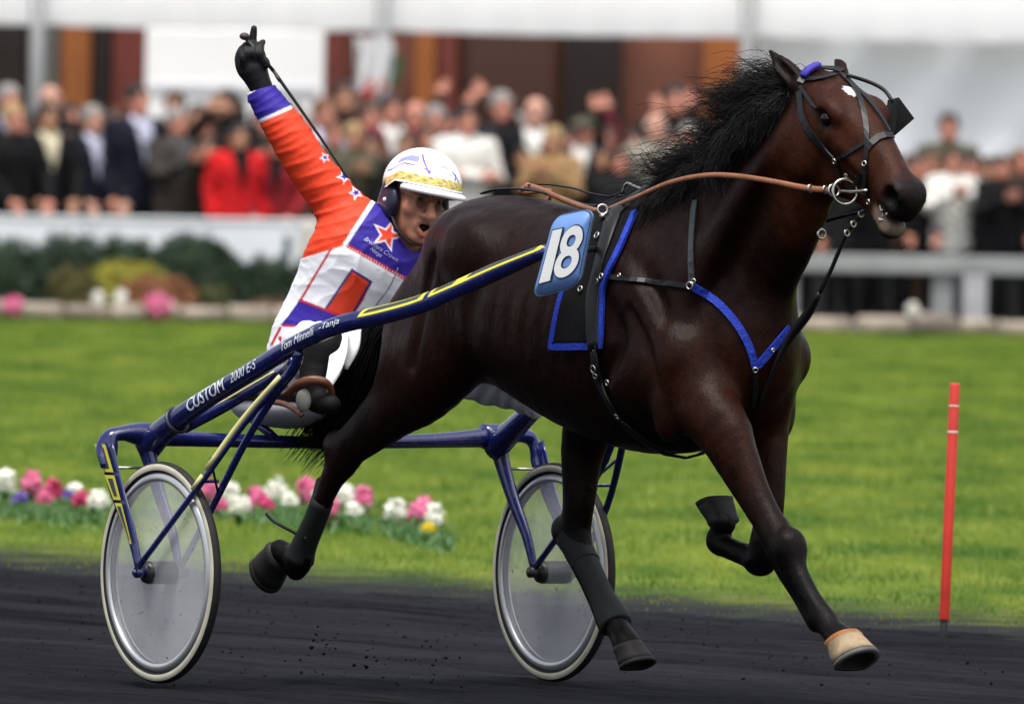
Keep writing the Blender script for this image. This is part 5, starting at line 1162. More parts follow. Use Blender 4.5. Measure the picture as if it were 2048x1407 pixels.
# harness saddle: pad strap, hardware, girth
ROOT_ = HO.w(*G[4, 5]); hs = thing('harness_saddle', ROOT_, 0, 'black leather harness saddle with chrome fittings over the cloth', 'harness saddle')
pad = [(1228, 424), (1213, 470), (1195, 530), (1185, 590), (1183, 650), (1186, 700)]
for sg in (1, -1):
    P = [hit(u, v, .016) for u, v in dens(pad)]; P = [HF_.snap((P[0][0] + .005, 0, P[0][2] + .03), .018)] + [p for p in P if p is not None]
    P = [A(p[0], p[1] * sg, p[2]) for p in P]; mk('pad_strap', *strapL(P, .058, .012, n=10, sub=1), M_leather, hs)
    gp = [hit(u, v, .010) for u, v in dens([(1185, 690), (1192, 745), (1210, 795), (1236, 838)])]; gp = [p for p in gp if p is not None]; z0 = gp[-1]
    for k in range(1, 6): gp.append(HF_.snap((z0[0] + .012 * k, z0[1] * (1 - k / 5), z0[2] - .03), .010))
    gp = [A(p[0], p[1] * sg, p[2]) for p in gp]; mk('girth', *strapL(gp, .040, .008, n=8, sub=1), M_leather, hs)
for u, v, R in ((1193, 470, .012), (1199, 498, .011), (1202, 552, .010), (1193, 562, .009), (1160, 577, .010), (1188, 695, .012), (1186, 738, .014), (1214, 765, .010), (1190, 752, .010), (1234, 833, .011)): buckle(hs, u, v, R, .0034, .018)
tb = hit(1205, 432, .02); tb = tb if tb is not None else G[2, 3]
for sg in (1, -1):
    p = A(tb[0], tb[1] * sg, tb[2]); mk('terret_ring', *ringL(p + A(0, 0, .02), (.8, -.4 * sg, .2), .015, .0038), M_stud, hs); mk('terret_foot', *ball(HO.w(*p), .010, 12, 8), M_stud, hs)
p0 = HF_.snap((1.36, 0, 1.55), .02); mk('check_hook', *sweep([HO.w(*p0), HO.w(*(p0 + A(.02, 0, .03))), HO.w(*(p0 + A(.07, 0, .02))), HO.w(*(p0 + A(.15, 0, .005)))], .005, n=8), M_stud, hs)
bs = [HF_.snap((s_, .0, 1.60), .014 + .010 * math.sin((s_ - .62) * 4)) for s_ in np.linspace(.62, 1.34, 12)]; mk('back_strap', *strapL(bs, .022, .008, n=8), M_leather, hs)
bs = [HF_.snap((s_, .05, 1.60), .030 + .022 * math.sin((s_ - .75) * 5)) for s_ in np.linspace(.80, 1.30, 9)]; mk('crupper_strap', *strapL(bs, .012, .006, n=8), M_leather, hs)

# number plate hung at the shaft tip
C4 = [(1108, 432), (1189, 415), (1158, 574), (1063, 598)]; W4 = [HO.wx(u, v, -.455) for u, v in C4]
def bil(a, b_, off=0.0):
    p = (W4[0] * (1 - a) + W4[1] * a) * (1 - b_) + (W4[3] * (1 - a) + W4[2] * a) * b_; return p - HO.l * (off + .006 * math.sin(math.pi * a))
def rrect(m, rad=.25):
    out = []
    for cx, cy, a0 in ((1 - rad, rad * .62, -90), (1 - rad, 1 - rad * .62, 0), (rad, 1 - rad * .62, 90), (rad, rad * .62, 180)):
        for k in range(7):
            a = math.radians(a0 + 15 * k); out.append((cx + (rad - m) * math.cos(a), cy + (rad - m) * .62 * math.sin(a)))
    return out
def plate(m, off, th):
    R = rrect(m); n = len(R); V = [bil(a, b_, off) for a, b_ in R] + [bil(a, b_, off - th) for a, b_ in R]; m1 = []
    # ring of inner points keeps the face gently curved
    V += [bil(.5 + (a - .5) * .5, .5 + (b_ - .5) * .5, off) for a, b_ in R] + [bil(.5, .5, off)]
    F = [(i, (i + 1) % n, 2 * n + (i + 1) % n, 2 * n + i) for i in range(n)] + [(2 * n + i, 2 * n + (i + 1) % n, 3 * n) for i in range(n)] + [(i + n, (i + 1) % n + n, (i + 1) % n, i) for i in range(n)] + [tuple(range(2 * n - 1, n - 1, -1))]
    return np.array(V), F
npl = thing('number_plate', W4[3], 0, 'light blue plate numbered 18 on the side of the horse', 'number plate')
mk('plate', *plate(0, .0, .006), mat('plate_edge', (.10, .16, .28), .5), npl, smooth=False); mk('plate_face', *plate(.035, .0035, .002), mat('plate_blue', (.16, .30, .66), .45, noise=(6, .06)), npl)
for ch, x0, x1 in (('1', .13, .385), ('8', .415, .92)):
    for nm, grow, off, m in (('digit_outline', .035, .0055, mat('digit_edge', (.02, .03, .08), .5)), ('digit', .018, .0075, mat('digit_white', (.86, .86, .85), .5))):
        V, F = text_mesh(ch, 1.0, 0, grow); V0, _ = text_mesh(ch, 1.0, 0, .018); lo, hi = V0.min(0), V0.max(0)
        u_ = (V[:, 0] - lo[0]) / (hi[0] - lo[0]); v_ = (V[:, 1] - lo[1]) / (hi[1] - lo[1])
        mk(nm, np.array([bil(x0 + (x1 - x0) * a, .83 - .64 * b_, off) for a, b_ in zip(u_, v_)]), F, m, npl, smooth=False)
mk('bracket', *bar(bil(.55, .5, -.01), HO.w(*G[8, 4]) - HO.l * .005, .010), M_leather, npl)

# breast collar
bc = thing('breast_collar', HO.wx(1510, 735, 0), 0, 'bright blue breast collar across the horse chest with black traces', 'breast collar')
for px in ([(1385, 573), (1430, 600), (1470, 642), (1498, 690), (1511, 735)], [(1514, 733), (1545, 697), (1580, 655)]): mk('blue_strap', *strap(px, .023, .007, .006), M_blue, bc, smooth=False)
mk('trace', *strap([(1203, 551), (1290, 561), (1380, 572)], .016, .005, .006), M_leather, bc, smooth=False); mk('neck_strap', *strap([(1384, 570), (1381, 500), (1386, 428), (1390, 400)], .022, .005, .006), mat('grey_leather', (.022, .025, .028), .5), bc, smooth=False)
mk('centre_strap', *strap([(1511, 735), (1512, 775), (1508, 815)], .016, .005, .006), M_leather, bc, smooth=False)
buckle(bc, 1379, 571, .013, .0036, .014); buckle(bc, 1387, 562, .008, .003, .014); buckle(bc, 1511, 740, .009, .003, .012); buckle(bc, 1238, 550, .007, .003, .010); buckle(bc, 1546, 700, .006, .003, .010)

# standing martingale from the chin to the girth
mt = thing('martingale', HO.wx(1600, 640, 0), 0, 'black martingale strap running from the bridle to the chest', 'martingale')
mk('strap', *sweep([HO.wx(1724, 424, .01), HO.wx(1692, 470, .01), HO.wx(1662, 540, .01), HO.wx(1640, 585, .01)], .005, .008, n=8), M_leather, mt)
mk('fork', *sweep([HO.wx(1640, 585, .01), HO.wx(1612, 632, .01), HO.wx(1578, 678, .0), HO.wx(1548, 735, -.02), HO.wx(1516, 812, -.03)], [.009, .015, .013, .008, .007], n=8), M_leather, mt)
for u, v in ((1722, 428), (1694, 466), (1707, 448)): mk('buckle', *torus(HO.wx(u, v, .0), HO.h, .009, .003, 16, 6), M_stud, mt)
mk('neck_ring', *torus(HO.wx(1643, 468, .02), HO.h, .014, .004, 20, 6), M_stud, mt)

# bridle
br = thing('bridle', HO.wx(1640, 150, 0), 0, 'black leather bridle with an open cup blinker on the horse head', 'bridle')
for nm, px, w in (('cheek_strap', [(1598, 182), (1606, 240), (1636, 286), (1668, 322)], .024), ('cheek_strap', [(1668, 322), (1676, 345), (1681, 366)], .018), ('browband', [(1612, 158), (1640, 156), (1672, 148)], .016),
                  ('headpiece', [(1600, 165), (1620, 140), (1650, 133), (1686, 142)], .022), ('face_strap', [(1682, 146), (1714, 182), (1730, 236), (1734, 285), (1730, 330), (1727, 384)], .016), ('face_strap', [(1690, 150), (1730, 192), (1762, 232), (1780, 262)], .012),
                  ('noseband', [(1733, 297), (1752, 276), (1778, 268), (1793, 274)], .022), ('noseband', [(1731, 284), (1700, 303), (1670, 320)], .011), ('blinker_stay', [(1600, 172), (1616, 196), (1632, 219)], .012), ('chin_strap', [(1729, 330), (1715, 362), (1700, 378)], .012)):
    mk(nm, *strap(px, w, .0045, .004), M_leather, br, smooth=False)
mk('blue_poll_pad', *strap([(1606, 152), (1622, 135), (1640, 130)], .022, .016, .012), mat('blue_pad', (.04, .03, .30), .8), br)
mk('blinker_rod', *sweep([HO.wx(1694, 150, .02), HO.wx(1738, 164, .09), HO.wx(1768, 180, .125), HO.wx(1786, 204, .135)], .006, n=8), M_leather, br)
bk = [HO.wx(u, v, t) for u, v, t in ((1778, 200, .125), (1798, 195, .150), (1829, 237, .175), (1789, 272, .14), (1771, 238, .115))]
V = np.array(bk); o_ = HO.h * .006; F = [(0, 1, 2, 3, 4), (9, 8, 7, 6, 5)] + [(i, (i + 1) % 5, (i + 1) % 5 + 5, i + 5) for i in range(5)]; mk('blinker', np.concatenate([V, V - o_]), F, M_leather, br, smooth=False)
mk('bit_ring', *torus(HO.wx(1690, 383, -.075), A(.25, -1, .1), .038, .0042, 40, 8), M_stud, br); mk('bit_ring', *torus(HO.wx(1668, 381, -.078), A(.5, -1, .1), .018, .0042, 24, 8), M_stud, br)
mk('mouth_bit', *sweep([HO.wx(1680, 382, -.075), HO.wx(1705, 383, -.07), HO.wx(1735, 381, -.055)], .005, n=8), M_stud, br)
for u, v in ((1668, 323), (1728, 327), (1727, 383), (1692, 352), (1736, 404)): buckle(br, u, v, .009, .003, .010)
mk('check_rein', *sweep([HO.wx(1592, 195, -.06), HO.wx(1570, 208, -.05), HO.wx(1545, 222, -.045), HO.wx(1500, 268, -.075)], .0045, n=6), M_leather, br); mk('check_rein', *sweep([HO.wx(1582, 244, -.085), HO.wx(1560, 250, -.085), HO.wx(1540, 242, -.085), HO.wx(1518, 230, -.08)], .004, n=6), M_leather, br)
mk('check_clip', *bar(HO.wx(1583, 246, -.087), HO.wx(1562, 248, -.087), .006), M_stud, br); mk('check_clip', *bar(HO.wx(1578, 192, -.06), HO.wx(1584, 178, -.06), .007), M_decw, br)
mk('jaw_strap', *sweep([HO.wx(1728, 384, -.05), HO.wx(1738, 412, -.03), HO.wx(1724, 426, .0)], .006, n=6), M_leather, br); mk('off_rein_strap', *sweep([HO.wx(1735, 420, .05), HO.wx(1690, 432, .08), HO.wx(1645, 444, .09)], .005, n=6), M_leather, br)
# foam at the lips
fo = [hit(u, v, .002) for u, v in ((1763, 420), (1767, 432), (1764, 440), (1771, 428))]
mk('lip_foam', *join(*[sweep([HO.w(*(p + RNG.normal(0, .006, 3) * A(1, .3, 1))) for _ in range(4)], [.0015, .003, .0025, .001], n=6) for p in fo if p is not None]), mat('foam', (.42, .42, .38), .6), horse)

# reins
rn = thing('driving_reins', HO.wx(1400, 360, -.2), 0, 'tan leather driving rein sweeping from the bit to the saddle', 'rein')
mk('rein', *sweep([HO.wx(1655, 380, -.085), HO.wx(1610, 376, -.11), HO.wx(1540, 362, -.16), HO.wx(1470, 352, -.19), HO.wx(1410, 351, -.20), HO.wx(1340, 365, -.19), HO.wx(1270, 395, -.15), HO.wx(1204, 424, -.09)], .0042, [.0095, .0095, .0085, .0085, .008, .008, .0075, .0075], n=8), M_rein, rn)
mk('rein', *sweep([HO.wx(1204, 424, -.09), HO.wx(1160, 412, -.07), HO.wx(1110, 392, -.02), HO.wx(1078, 378, .02), HO.wx(1058, 373, .06)], .005, [.008, .009, .009, .010, .011], n=8), M_rein, rn)
mk('rein', *sweep([HO.wx(1058, 373, .06), HO.wx(1040, 384, .10), HO.w(.75, .17, 1.53), HO.w(.35, .12, 1.30), SU.w(.30, .10, 1.18)], .004, .009, n=8), M_rein, rn)
mk('rein_stop', *ball(HO.wx(1056, 374, .055), .014, 12, 8), M_rein, rn)
for u, v, t in ((1652, 379, -.088), (1622, 377, -.105)): mk('rein_buckle', *torus(HO.wx(u, v, t), HO.h, .011, .003, 16, 6), M_stud, rn)

# leg boots
M_boot = mat('boot_neoprene', (.009, .012, .011), .7, .3, noise=(30, .2))
def bootm(pts, r, up=(0, 1, 0)):
    P = [HO.w(*HO.px(*p)) for p in pts]; return sweep(P, np.array(r) * .95, r, up=HO.l, n=18, sub=4)
bt = thing('leg_boot', HO.wx(1225, 1260, .15), 0, 'dark protective boot on the forward hind leg', 'leg boot')
mk('shell', *bootm([(1143, 1072, .18), (1163, 1108, .176), (1184, 1150, .17), (1206, 1196, .162), (1228, 1240, .152), (1233, 1250, .15)], [.053, .047, .041, .041, .052, .050]), M_boot, bt); 
for k in ((1172, 1125, .174),): mk('boot_strap', *torus(HO.wx(*k), unit(HO.wx(1206, 1196, .162) - HO.wx(1184, 1150, .17)), .0425, .003, 28, 8), M_leather, bt)
bt = thing('leg_boot', HO.wx(610, 1100, -.195), 0, 'black boot with a loose strap on the trailing hind leg', 'leg boot')
mk('shell', *bootm([(645, 1000, -.195), (628, 1045, -.195), (608, 1090, -.195), (598, 1118, -.195)], [.037, .038, .042, .050]), M_boot, bt)
mk('loose_strap', *sweep([HO.wx(612, 1078, -.225), HO.wx(588, 1064, -.23), HO.wx(562, 1050, -.22), HO.wx(545, 1040, -.20), HO.wx(532, 1026, -.20)], .002, .006, n=6), M_leather, bt)
# ================================================================== the driver
def D(u, v, y): return pd(u, v, y)
def dt(u, v, y, r, fl=1.0): return (*pd(u, v, y), r, fl)
LAT = unit(A(.80, .46, -.40))                       # the driver's right-to-left axis, leaning
TOR = [(655, 705, .06), (668, 650, .05), (705, 585, .02), (742, 528, -.01), (772, 488, -.02)]
ARM = [(712, 452, -.02), (668, 398, -.03), (615, 330, -.04), (580, 272, -.04), (549, 226, -.03), (525, 190, -.02)]
def dr_torso(f, g, lo=0): f.tube([dt(*p, r + g, fl) for p, r, fl in list(zip(TOR, (.118, .112, .118, .122, .088), (1.38, 1.34, 1.42, 1.52, 1.75)))[lo:]], .04, LAT, 4)
def dr_arm(f, g, n=6):
    f.tube([dt(*p, r + g) for p, r in list(zip(ARM, (.064, .062, .056, .053, .044, .036)))[:n]], .05, sub=4)
LAR = [D(862, 520, .06), D(905, 590, .02), SU.w(.30, .10, 1.18)]
def dr_larm(f, g): f.tube([(*LAR[0], .062 + g), (*LAR[1], .052 + g), (*LAR[2], .036 + g)], .05, sub=3)
RL = [SU.w(-.04, -.16, 1.03), SU.wx(648, 690, -.37), SU.wx(628, 772, -.42)]; LL = [SU.w(-.02, .10, 1.03), SU.w(.33, .33, 1.045), SU.w(.52, .40, .90)]
LO, HI = A(-.45, -.82, .70), A(.62, .62, 2.14)
hu, hf = unit(A(.22, -.06, 1)), unit(A(.42, -.88, -.10)); hf = unit(hf - hu * (hf @ hu)); hs_ = np.cross(hu, hf)      # up, face, driver's left
HC = D(834, 402, -.06); HR = np.stack([hs_, -hf, hu], 1)
def hloc(x, y, z): return HC + hs_ * x + hf * y + hu * z
B = Field(LO, HI, .0075)
dr_torso(B, -.012); dr_arm(B, -.012); dr_larm(B, -.012)
for L_ in (RL, LL): B.tube([(*L_[0], .070), (*((L_[0] + L_[1]) / 2), .060), (*L_[1], .045)], .03, sub=2); B.tube([(*L_[1], .045), (*L_[2], .032)], .02, sub=1)
B.tube([(*D(788, 492, -.01), .058), (*hloc(0, -.02, -.09), .054)], .03, sub=1)
V, Q = B.mesh(1)
# finer head and hands
Hd = Field(HC - .19, HC + .19, .0042)
Hd.ell(hloc(0, -.012, .025), (.078, .098, .105), .02, HR); Hd.ell(hloc(0, .025, -.055), (.060, .066, .070), .03, HR); Hd.ell(hloc(0, .068, -.105), (.030, .024, .022), .025, HR)
Hd.tube([(*hloc(0, .088, .024), .011), (*hloc(0, .106, -.008), .0135), (*hloc(0, .122, -.030), .0165)], .014, sub=2)
for g in (-1, 1):
    Hd.ell(hloc(.017 * g, .104, -.033), (.011, .014, .009), .008, HR); Hd.ell(hloc(.036 * g, .080, .034), (.026, .012, .008), .012, HR); Hd.ell(hloc(.034 * g, .094, .015), (.018, .016, .011), .010, HR, op='s'); Hd.ell(hloc(.033 * g, .074, .014), (.0135, .0135, .012), .004, HR)
    Hd.ell(hloc(.044 * g, .066, -.020), (.026, .022, .020), .03, HR)
Hd.ell(hloc(0, .086, -.064), (.034, .022, .026), .016, HR)
Hd.ell(hloc(0, .108, -.069), (.0265, .036, .0170), .006, HR, op='s')
Hd.tube([(*hloc(-.022, .086, -.066), .004), (*hloc(0, .101, -.047), .0055), (*hloc(.022, .086, -.066), .004)], .006, sub=4); Hd.tube([(*hloc(-.022, .086, -.066), .005), (*hloc(0, .098, -.096), .0075), (*hloc(.022, .086, -.066), .005)], .006, sub=4)
Hd.tube([(*hloc(0, -.02, -.08), .054), (*hloc(-.01, -.05, -.185), .056)], .03, sub=1)
V2, Q2 = Hd.mesh(2)
VV = np.concatenate([V, V2]); QQ = np.concatenate([Q, Q2 + len(V)]); col = np.ones((len(VV), 3)); h_ = (VV - HC) @ np.stack([hs_, hf, hu], 1)
fc = h_[:, 1] > .045
col[fc & (((h_[:, 0] / .025) ** 2 + ((h_[:, 2] + .070) / .0205) ** 2) < 1) & (h_[:, 1] < .094)] = (.10, .035, .035)
col[fc & (h_[:, 1] > .09) & (((h_[:, 0] / .026) ** 2 + ((h_[:, 2] + .094) / .011) ** 2) < 1)] = (.9, .66, .62)
for g in (-1, 1):
    col[fc & ((((h_[:, 0] - .033 * g) / .013) ** 2 + ((h_[:, 2] - .0145) / .0050) ** 2) < 1)] = (.85, 1.1, 1.2); col[fc & ((((h_[:, 0] - .034 * g) / .0062) ** 2 + ((h_[:, 2] - .0145) / .0052) ** 2) < 1)] = (.07, .06, .06)
    col[fc & ((((h_[:, 0] - .036 * g) / .025) ** 2 + ((h_[:, 2] - .041) / .0055) ** 2) < 1)] = (.30, .22, .18)
driver = thing('person', SU.w(-.12, -.05, .93), 0, 'sulky driver in orange, blue and white with white helmet raising one gloved fist', 'person')
mk('body', VV, QQ, mat('skin_weathered', (.42, .185, .115), .5, .35, vcol='mul', noise=(40, .12)), driver, col=col)

mk('teeth', *sweep([hloc(-.017, .080, -.057), hloc(0, .091, -.0555), hloc(.017, .080, -.057)], .0035, .0042, up=hu, n=8), mat('teeth', (.55, .50, .42), .4), driver)
# ---- jacket
J = Field(A(-.45, -.36, .95), A(.52, .34, 1.95), .0043)
dr_torso(J, .022, 0); dr_arm(J, .014); dr_larm(J, .016); J.tube([dt(660, 690, .05, .138, 1.32), dt(645, 712, .06, .130, 1.32)], .04, LAT, 1)
J.tube([dt(778, 486, -.02, .078), dt(800, 468, -.03, .066)], .03, sub=1); J.tube([(*hloc(-.005, -.03, -.15), .064), (*hloc(0, -.01, -.075), .080)], .02, op='s', sub=1)
J.tube([dt(522, 178, -.02, .040), dt(500, 140, -.02, .05)], .006, op='s', sub=1)
V, Q = J.mesh(3); nn = vnormals(V, Q)
d = V - CAM; zz = d @ C_F; PX = np.stack([1024 + FPX * (d @ C_R) / zz, 703.5 - FPX * (d @ C_U) / zz], 1)
u, v = PX[:, 0], PX[:, 1]
front = nn[:, 1] < .30
def side(a, b_): return ((b_[0] - a[0]) * (v - a[1]) - (b_[1] - a[1]) * (u - a[0])) / math.hypot(b_[0] - a[0], b_[1] - a[1])     # px, + below-left when drawn left to right...
# wrinkles
ax_ = unit(A(ARM[0][0] - ARM[-1][0], ARM[0][1] - ARM[-1][1], 0)); along = u * ax_[0] + v * ax_[1]; cross = u * -ax_[1] + v * ax_[0]
sleeve = (side((652, 502), (690, 490)) < 0) & (side((690, 490), (750, 398)) < 0) & (u < 752)
def fold(p, a, b_, sp, w, ph): # irregular cloth folds: soft ridges whose spacing and height wander
    x = a * 1.0; return (1 - abs(np.sin(x / sp + ph + .8 * np.sin(b_ / 31 + ph) + .5 * np.sin(a / 47 + 2 * ph)))) ** w
amp = .5 + .5 * np.sin(along / 38 + 1.3 * np.sin(cross / 22 + 1)) * np.sin(cross / 27 + along / 61)
wr = np.where(sleeve, .0062 * amp * (fold(0, along + .55 * cross, cross, 9.5, 1.6, .3) - .45) + .0026 * (1 - amp) * (fold(0, along + .15 * cross, cross, 5.1, 1.5, 1.9) - .45),
              .0050 * (fold(0, u * .8 + v * .7, u - v, 17, 2.2, .5) - .4) * (.4 + .6 * np.sin(u / 40 + v / 60) ** 2) + .0035 * (fold(0, u * .3 - v * .9, u + v, 12, 2.0, 2.5) - .4) * np.sin(u / 33 - v / 41) ** 2)
V = V + nn * wr[:, None]; V = relax(V, Q, .35)
OR, BL, WH, PR, NB = A(.72, .050, .014), A(.030, .016, .26), A(.80, .81, .85), A(.55, .02, .03), A(.03, .015, .14)
c = np.tile(WH, (len(V), 1))
def lay(w, colr): global c; c = c * (1 - w[:, None]) + np.asarray(colr) * w[:, None]
def segd(a, b_):
    a, b_ = A(*a), A(*b_); ab = b_ - a; t = np.clip(((u - a[0]) * ab[0] + (v - a[1]) * ab[1]) / (ab @ ab), 0, 1); return np.hypot(u - a[0] - t * ab[0], v - a[1] - t * ab[1])
def poly_w(poly, soft=1.6):
    d_ = np.min([segd(poly[i], poly[(i + 1) % len(poly)]) for i in range(len(poly))], 0); return smoothstep(-soft, soft, np.where(inpoly(PX, poly), d_, -d_))
def half_w(sd_, soft=1.6): return smoothstep(soft, -soft, sd_)
FR = smoothstep(.40, .20, nn[:, 1])
def line(a, b_, w, colr, f=True): lay(smoothstep(w + 1.3, w - 1.3, segd(a, b_)) * (FR if f else 1), colr)
lay(FR * poly_w([(704, 540), (742, 564), (728, 600), (690, 652), (643, 630), (680, 580)]), OR)                                   # orange front panel
for a, b_ in (((704, 540), (643, 630)), ((742, 564), (690, 655)), ((704, 540), (742, 564))): line(a, b_, 2.6, NB)
line((664, 494), (598, 604), 2.4, PR); lay(FR * poly_w([(600, 598), (694, 636), (704, 660), (640, 660), (560, 650), (570, 640)]), BL); line((600, 600), (694, 636), 2.4, PR)
line((566, 651), (650, 656), 2.4, PR); line((560, 655), (543, 688), 2.6, PR); line((560, 676), (570, 700), 3.6, PR)
lay(poly_w([(690, 488), (749, 396), (790, 400), (900, 430), (900, 600), (806, 552)]), BL)
line((690, 488), (808, 556), 3.6, PR, False); dots = smoothstep(.1, .5, np.sin((u + v * .55) * .9)) * smoothstep(2.4, .8, abs(side((690, 488), (808, 556)))) * (u > 690) * (u < 806); lay(dots * .7, WH)
slw = smoothstep(1.6, -1.6, np.maximum(np.maximum(side((652, 502), (690, 490)), side((690, 490), (750, 398))), u - 752)); lay(slw, OR)
line((690, 488), (750, 397), 4.2, WH, False)
lay(slw * half_w(side((512, 246), (578, 216))), BL); line((508, 248), (582, 214), 3.2, WH, False)
lay(slw * half_w(side((486, 196), (546, 158))), WH)
def star(cx, cy, R, rot, colr, k=.42, sq=1.0, f=True):
    pts = [(cx + sq * (R if i % 2 == 0 else R * k) * math.cos(rot + i * math.pi / 5), cy + (R if i % 2 == 0 else R * k) * math.sin(rot + i * math.pi / 5)) for i in range(10)]; lay(poly_w(pts, 1.2) * (FR if f else 1), colr)
star(775, 470, 35, .06, WH * .95, .40); star(775, 470, 27, .06, OR, .38)
for cx, cy, R in ((690, 352, 17), (712, 385, 15), (650, 315, 11)): star(cx, cy, R, .5, WH, .42, 1, False); star(cx, cy, R * .66, .5, BL, .4, 1, False)
M_jkt = mat('racing_silk', (1, 1, 1), .6, .25, vcol=True, noise=(30, .06), bump=(45, .35, .006)); jk = mk('jacket', V, Q, M_jkt, driver, col=c)
# sewn lettering on the yoke, following the cloth
from mathutils.bvhtree import BVHTree
JB = BVHTree.FromPolygons([tuple(p) for p in V], [tuple(map(int, q)) for q in Q])
def jhit(u, v, off=.003):
    d_ = ray(u, v); h, n_, i_, k_ = JB.ray_cast(Vector(CAM + d_ * 57), Vector(d_), 6.0); return None if h is None else A(*h) - d_ * off
def jtext(body, a, b_, hpx, m, shear=.3):
    Vt, Ft = text_mesh(body, 1.0, shear, .0); lo, hi = Vt.min(0), Vt.max(0); a, b_ = A(*a), A(*b_); dr_ = unit(b_ - a); nr = A(dr_[1], -dr_[0]); W = []
    for p in Vt:
        q = a + (b_ - a) * (p[0] - lo[0]) / (hi[0] - lo[0]) + nr * hpx * ((p[1] - lo[1]) / (hi[1] - lo[1]) - .5); h = jhit(*q, .0035); W.append(h if h is not None else W[-1])
    mk('lettering', np.array(W), Ft, m, jk, smooth=False)
M_sew = mat('sewn_lettering', (.42, .44, .66), .6)
jtext('Breeders Crown', (730, 476), (796, 520), 9, M_sew); jtext('Norge', (741, 497), (763, 513), 10, M_sew)
mk('zip', *sweep([p for p in (jhit(*q, .001) for q in ((796, 535), (788, 556), (775, 580), (752, 610))) if p is not None], .0018, n=6), mat('zip_grey', (.18, .19, .22), .5), jk)

# ---- trousers and boots
T = Field(LO, HI, .0065)
for L_, sc_ in ((RL, 1), (LL, 1)):
    k1 = L_[1] if L_ is LL else L_[0] * .35 + L_[1] * .65
    T.tube([(*L_[0], .100), (*((L_[0] + k1) / 2), .090), (*k1, .075)], .03, sub=2)
    if L_ is LL: T.tube([(*L_[1], .073), (*(L_[1] * .4 + L_[2] * .6), .062)], .02, sub=1)
T.tube([dt(640, 700, .06, .128, 1.3), dt(628, 728, .06, .120, 1.35)], .03, LAT, 1)
T.tube([dt(936, 757, .02, .064), dt(975, 768, .0, .062), dt(1025, 792, -.05, .046), dt(1072, 818, -.10, .028)], .02, sub=3)
V, Q = T.mesh(2); nn = vnormals(V, Q); V = V + nn * (.003 * np.sin(V[:, 0] * 60 + V[:, 2] * 90) + .0028 * np.sin(V[:, 0] * 110 - V[:, 2] * 60 + 2 * np.sin(V[:, 1] * 30)))[:, None]
mk('trousers', V, Q, mat('white_trousers', (.82, .82, .86), .75, .2, noise=(12, .08)), driver)
fl = [D(680, 655, -.50), D(678, 700, -.56), D(669, 738, -.62), D(659, 766, -.64), D(656, 784, -.64)]
mk('trouser_flap', *sweep(fl, [.026, .028, .022, .014, .003], [.008, .009, .008, .005, .002], up=(0, -1, 0), n=12), mat('white_trousers'), driver)
mk('trouser_flap', *sweep([D(704, 655, -.45), D(702, 695, -.5), D(692, 738, -.52)], [.030, .026, .006], [.010, .010, .004], up=(0, -1, 0), n=12), mat('white_trousers'), driver)
M_dk = mat('black_chap', (.005, .005, .0055), .7, .15, bump=(20, .4, .01)); M_bro = mat('brown_boot', (.115, .040, .020), .4, .5, noise=(14, .3)); M_sole = mat('boot_sole', (.17, .165, .14), .7, noise=(10, .3))
Bt = Field(A(-.30, -.86, .72), A(.14, -.05, 1.24), .0065); d_ = RL[0] * .3 + RL[1] * .7
Bt.tube([(*d_, .070), (*RL[1], .068), (*(RL[1] * .5 + RL[2] * .5), .060), (*RL[2], .048)], .02, sub=3); Bt.tube([(*RL[2], .046), (*(RL[2] + SU.h * .02 - A(0, 0, .04)), .042), (*(RL[2] + SU.h * .10 - A(0, 0, .055)), .032)], .02, sub=3)
V, Q = Bt.mesh(1); bo = mk('boot', V, Q, M_dk, driver)
mk('boot_band', *sweep([D(572, 790, -.60), D(596, 768, -.64), D(625, 760, -.66), D(650, 764, -.66), D(662, 780, -.64), D(665, 802, -.62)], [.012, .014, .015, .013, .011, .008], [.008] * 6, up=(0, -1, 0), n=8), M_bro, bo)
mk('sole', *ball(D(607, 800, -.64), (.024, .012, .036), 18, 12), M_sole, bo)
mk('boot_band', *sweep([D(545, 803, -.45), D(570, 808, -.52), D(592, 820, -.60), D(604, 830, -.64)], .009, .006, up=(0, -1, 0), n=8), M_bro, bo)

# ---- glove with the pointing fist
G_ = Field(D(505, 110, -.02) - A(.13, .10, .17), D(505, 110, -.02) + A(.13, .10, .16), .0038)
G_.tube([dt(532, 196, -.02, .034), dt(519, 168, -.02, .037), dt(506, 140, -.02, .044, 1.0)], .02, sub=2)
G_.ell(D(501, 120, -.02), (.050, .034, .056), .02); GH = [((486, 104), 1), ((494, 96), 2), ((507, 95), 3), ((521, 97), 4)]
for (u0, v0), k in GH:        # curled fingers over the whip
    G_.tube([dt(u0, v0, -.005, .0125), dt(u0 - 1, v0 - 5, -.035, .0125), dt(u0 - 1, v0 + 10, -.060, .0118), dt(u0 + 1, v0 + 26, -.050, .011)], .006, sub=3)
G_.tube([dt(503, 94, -.02, .0145), dt(506, 75, -.025, .0125), dt(508, 57, -.028, .0100)], .006, sub=3)                 # raised finger
G_.tube([dt(516, 96, -.02, .013), dt(526, 84, -.02, .009)], .006, sub=1); G_.tube([dt(520, 135, -.03, .017), dt(530, 122, -.045, .013), dt(534, 130, -.05, .011)], .01, sub=2)     # thumb
V, Q = G_.mesh(1); mk('glove', V, Q, mat('black_glove', (.006, .0055, .007), .6, .3, bump=(60, .4, .004)), driver)
G2 = Field(LAR[2] - .13, LAR[2] + .13, .006); dL = unit(LAR[2] - LAR[1]); sL = unit(np.cross(dL, (0, 0, 1))); G2.ell(LAR[2] + dL * .03, (.045, .045, .04), .015)
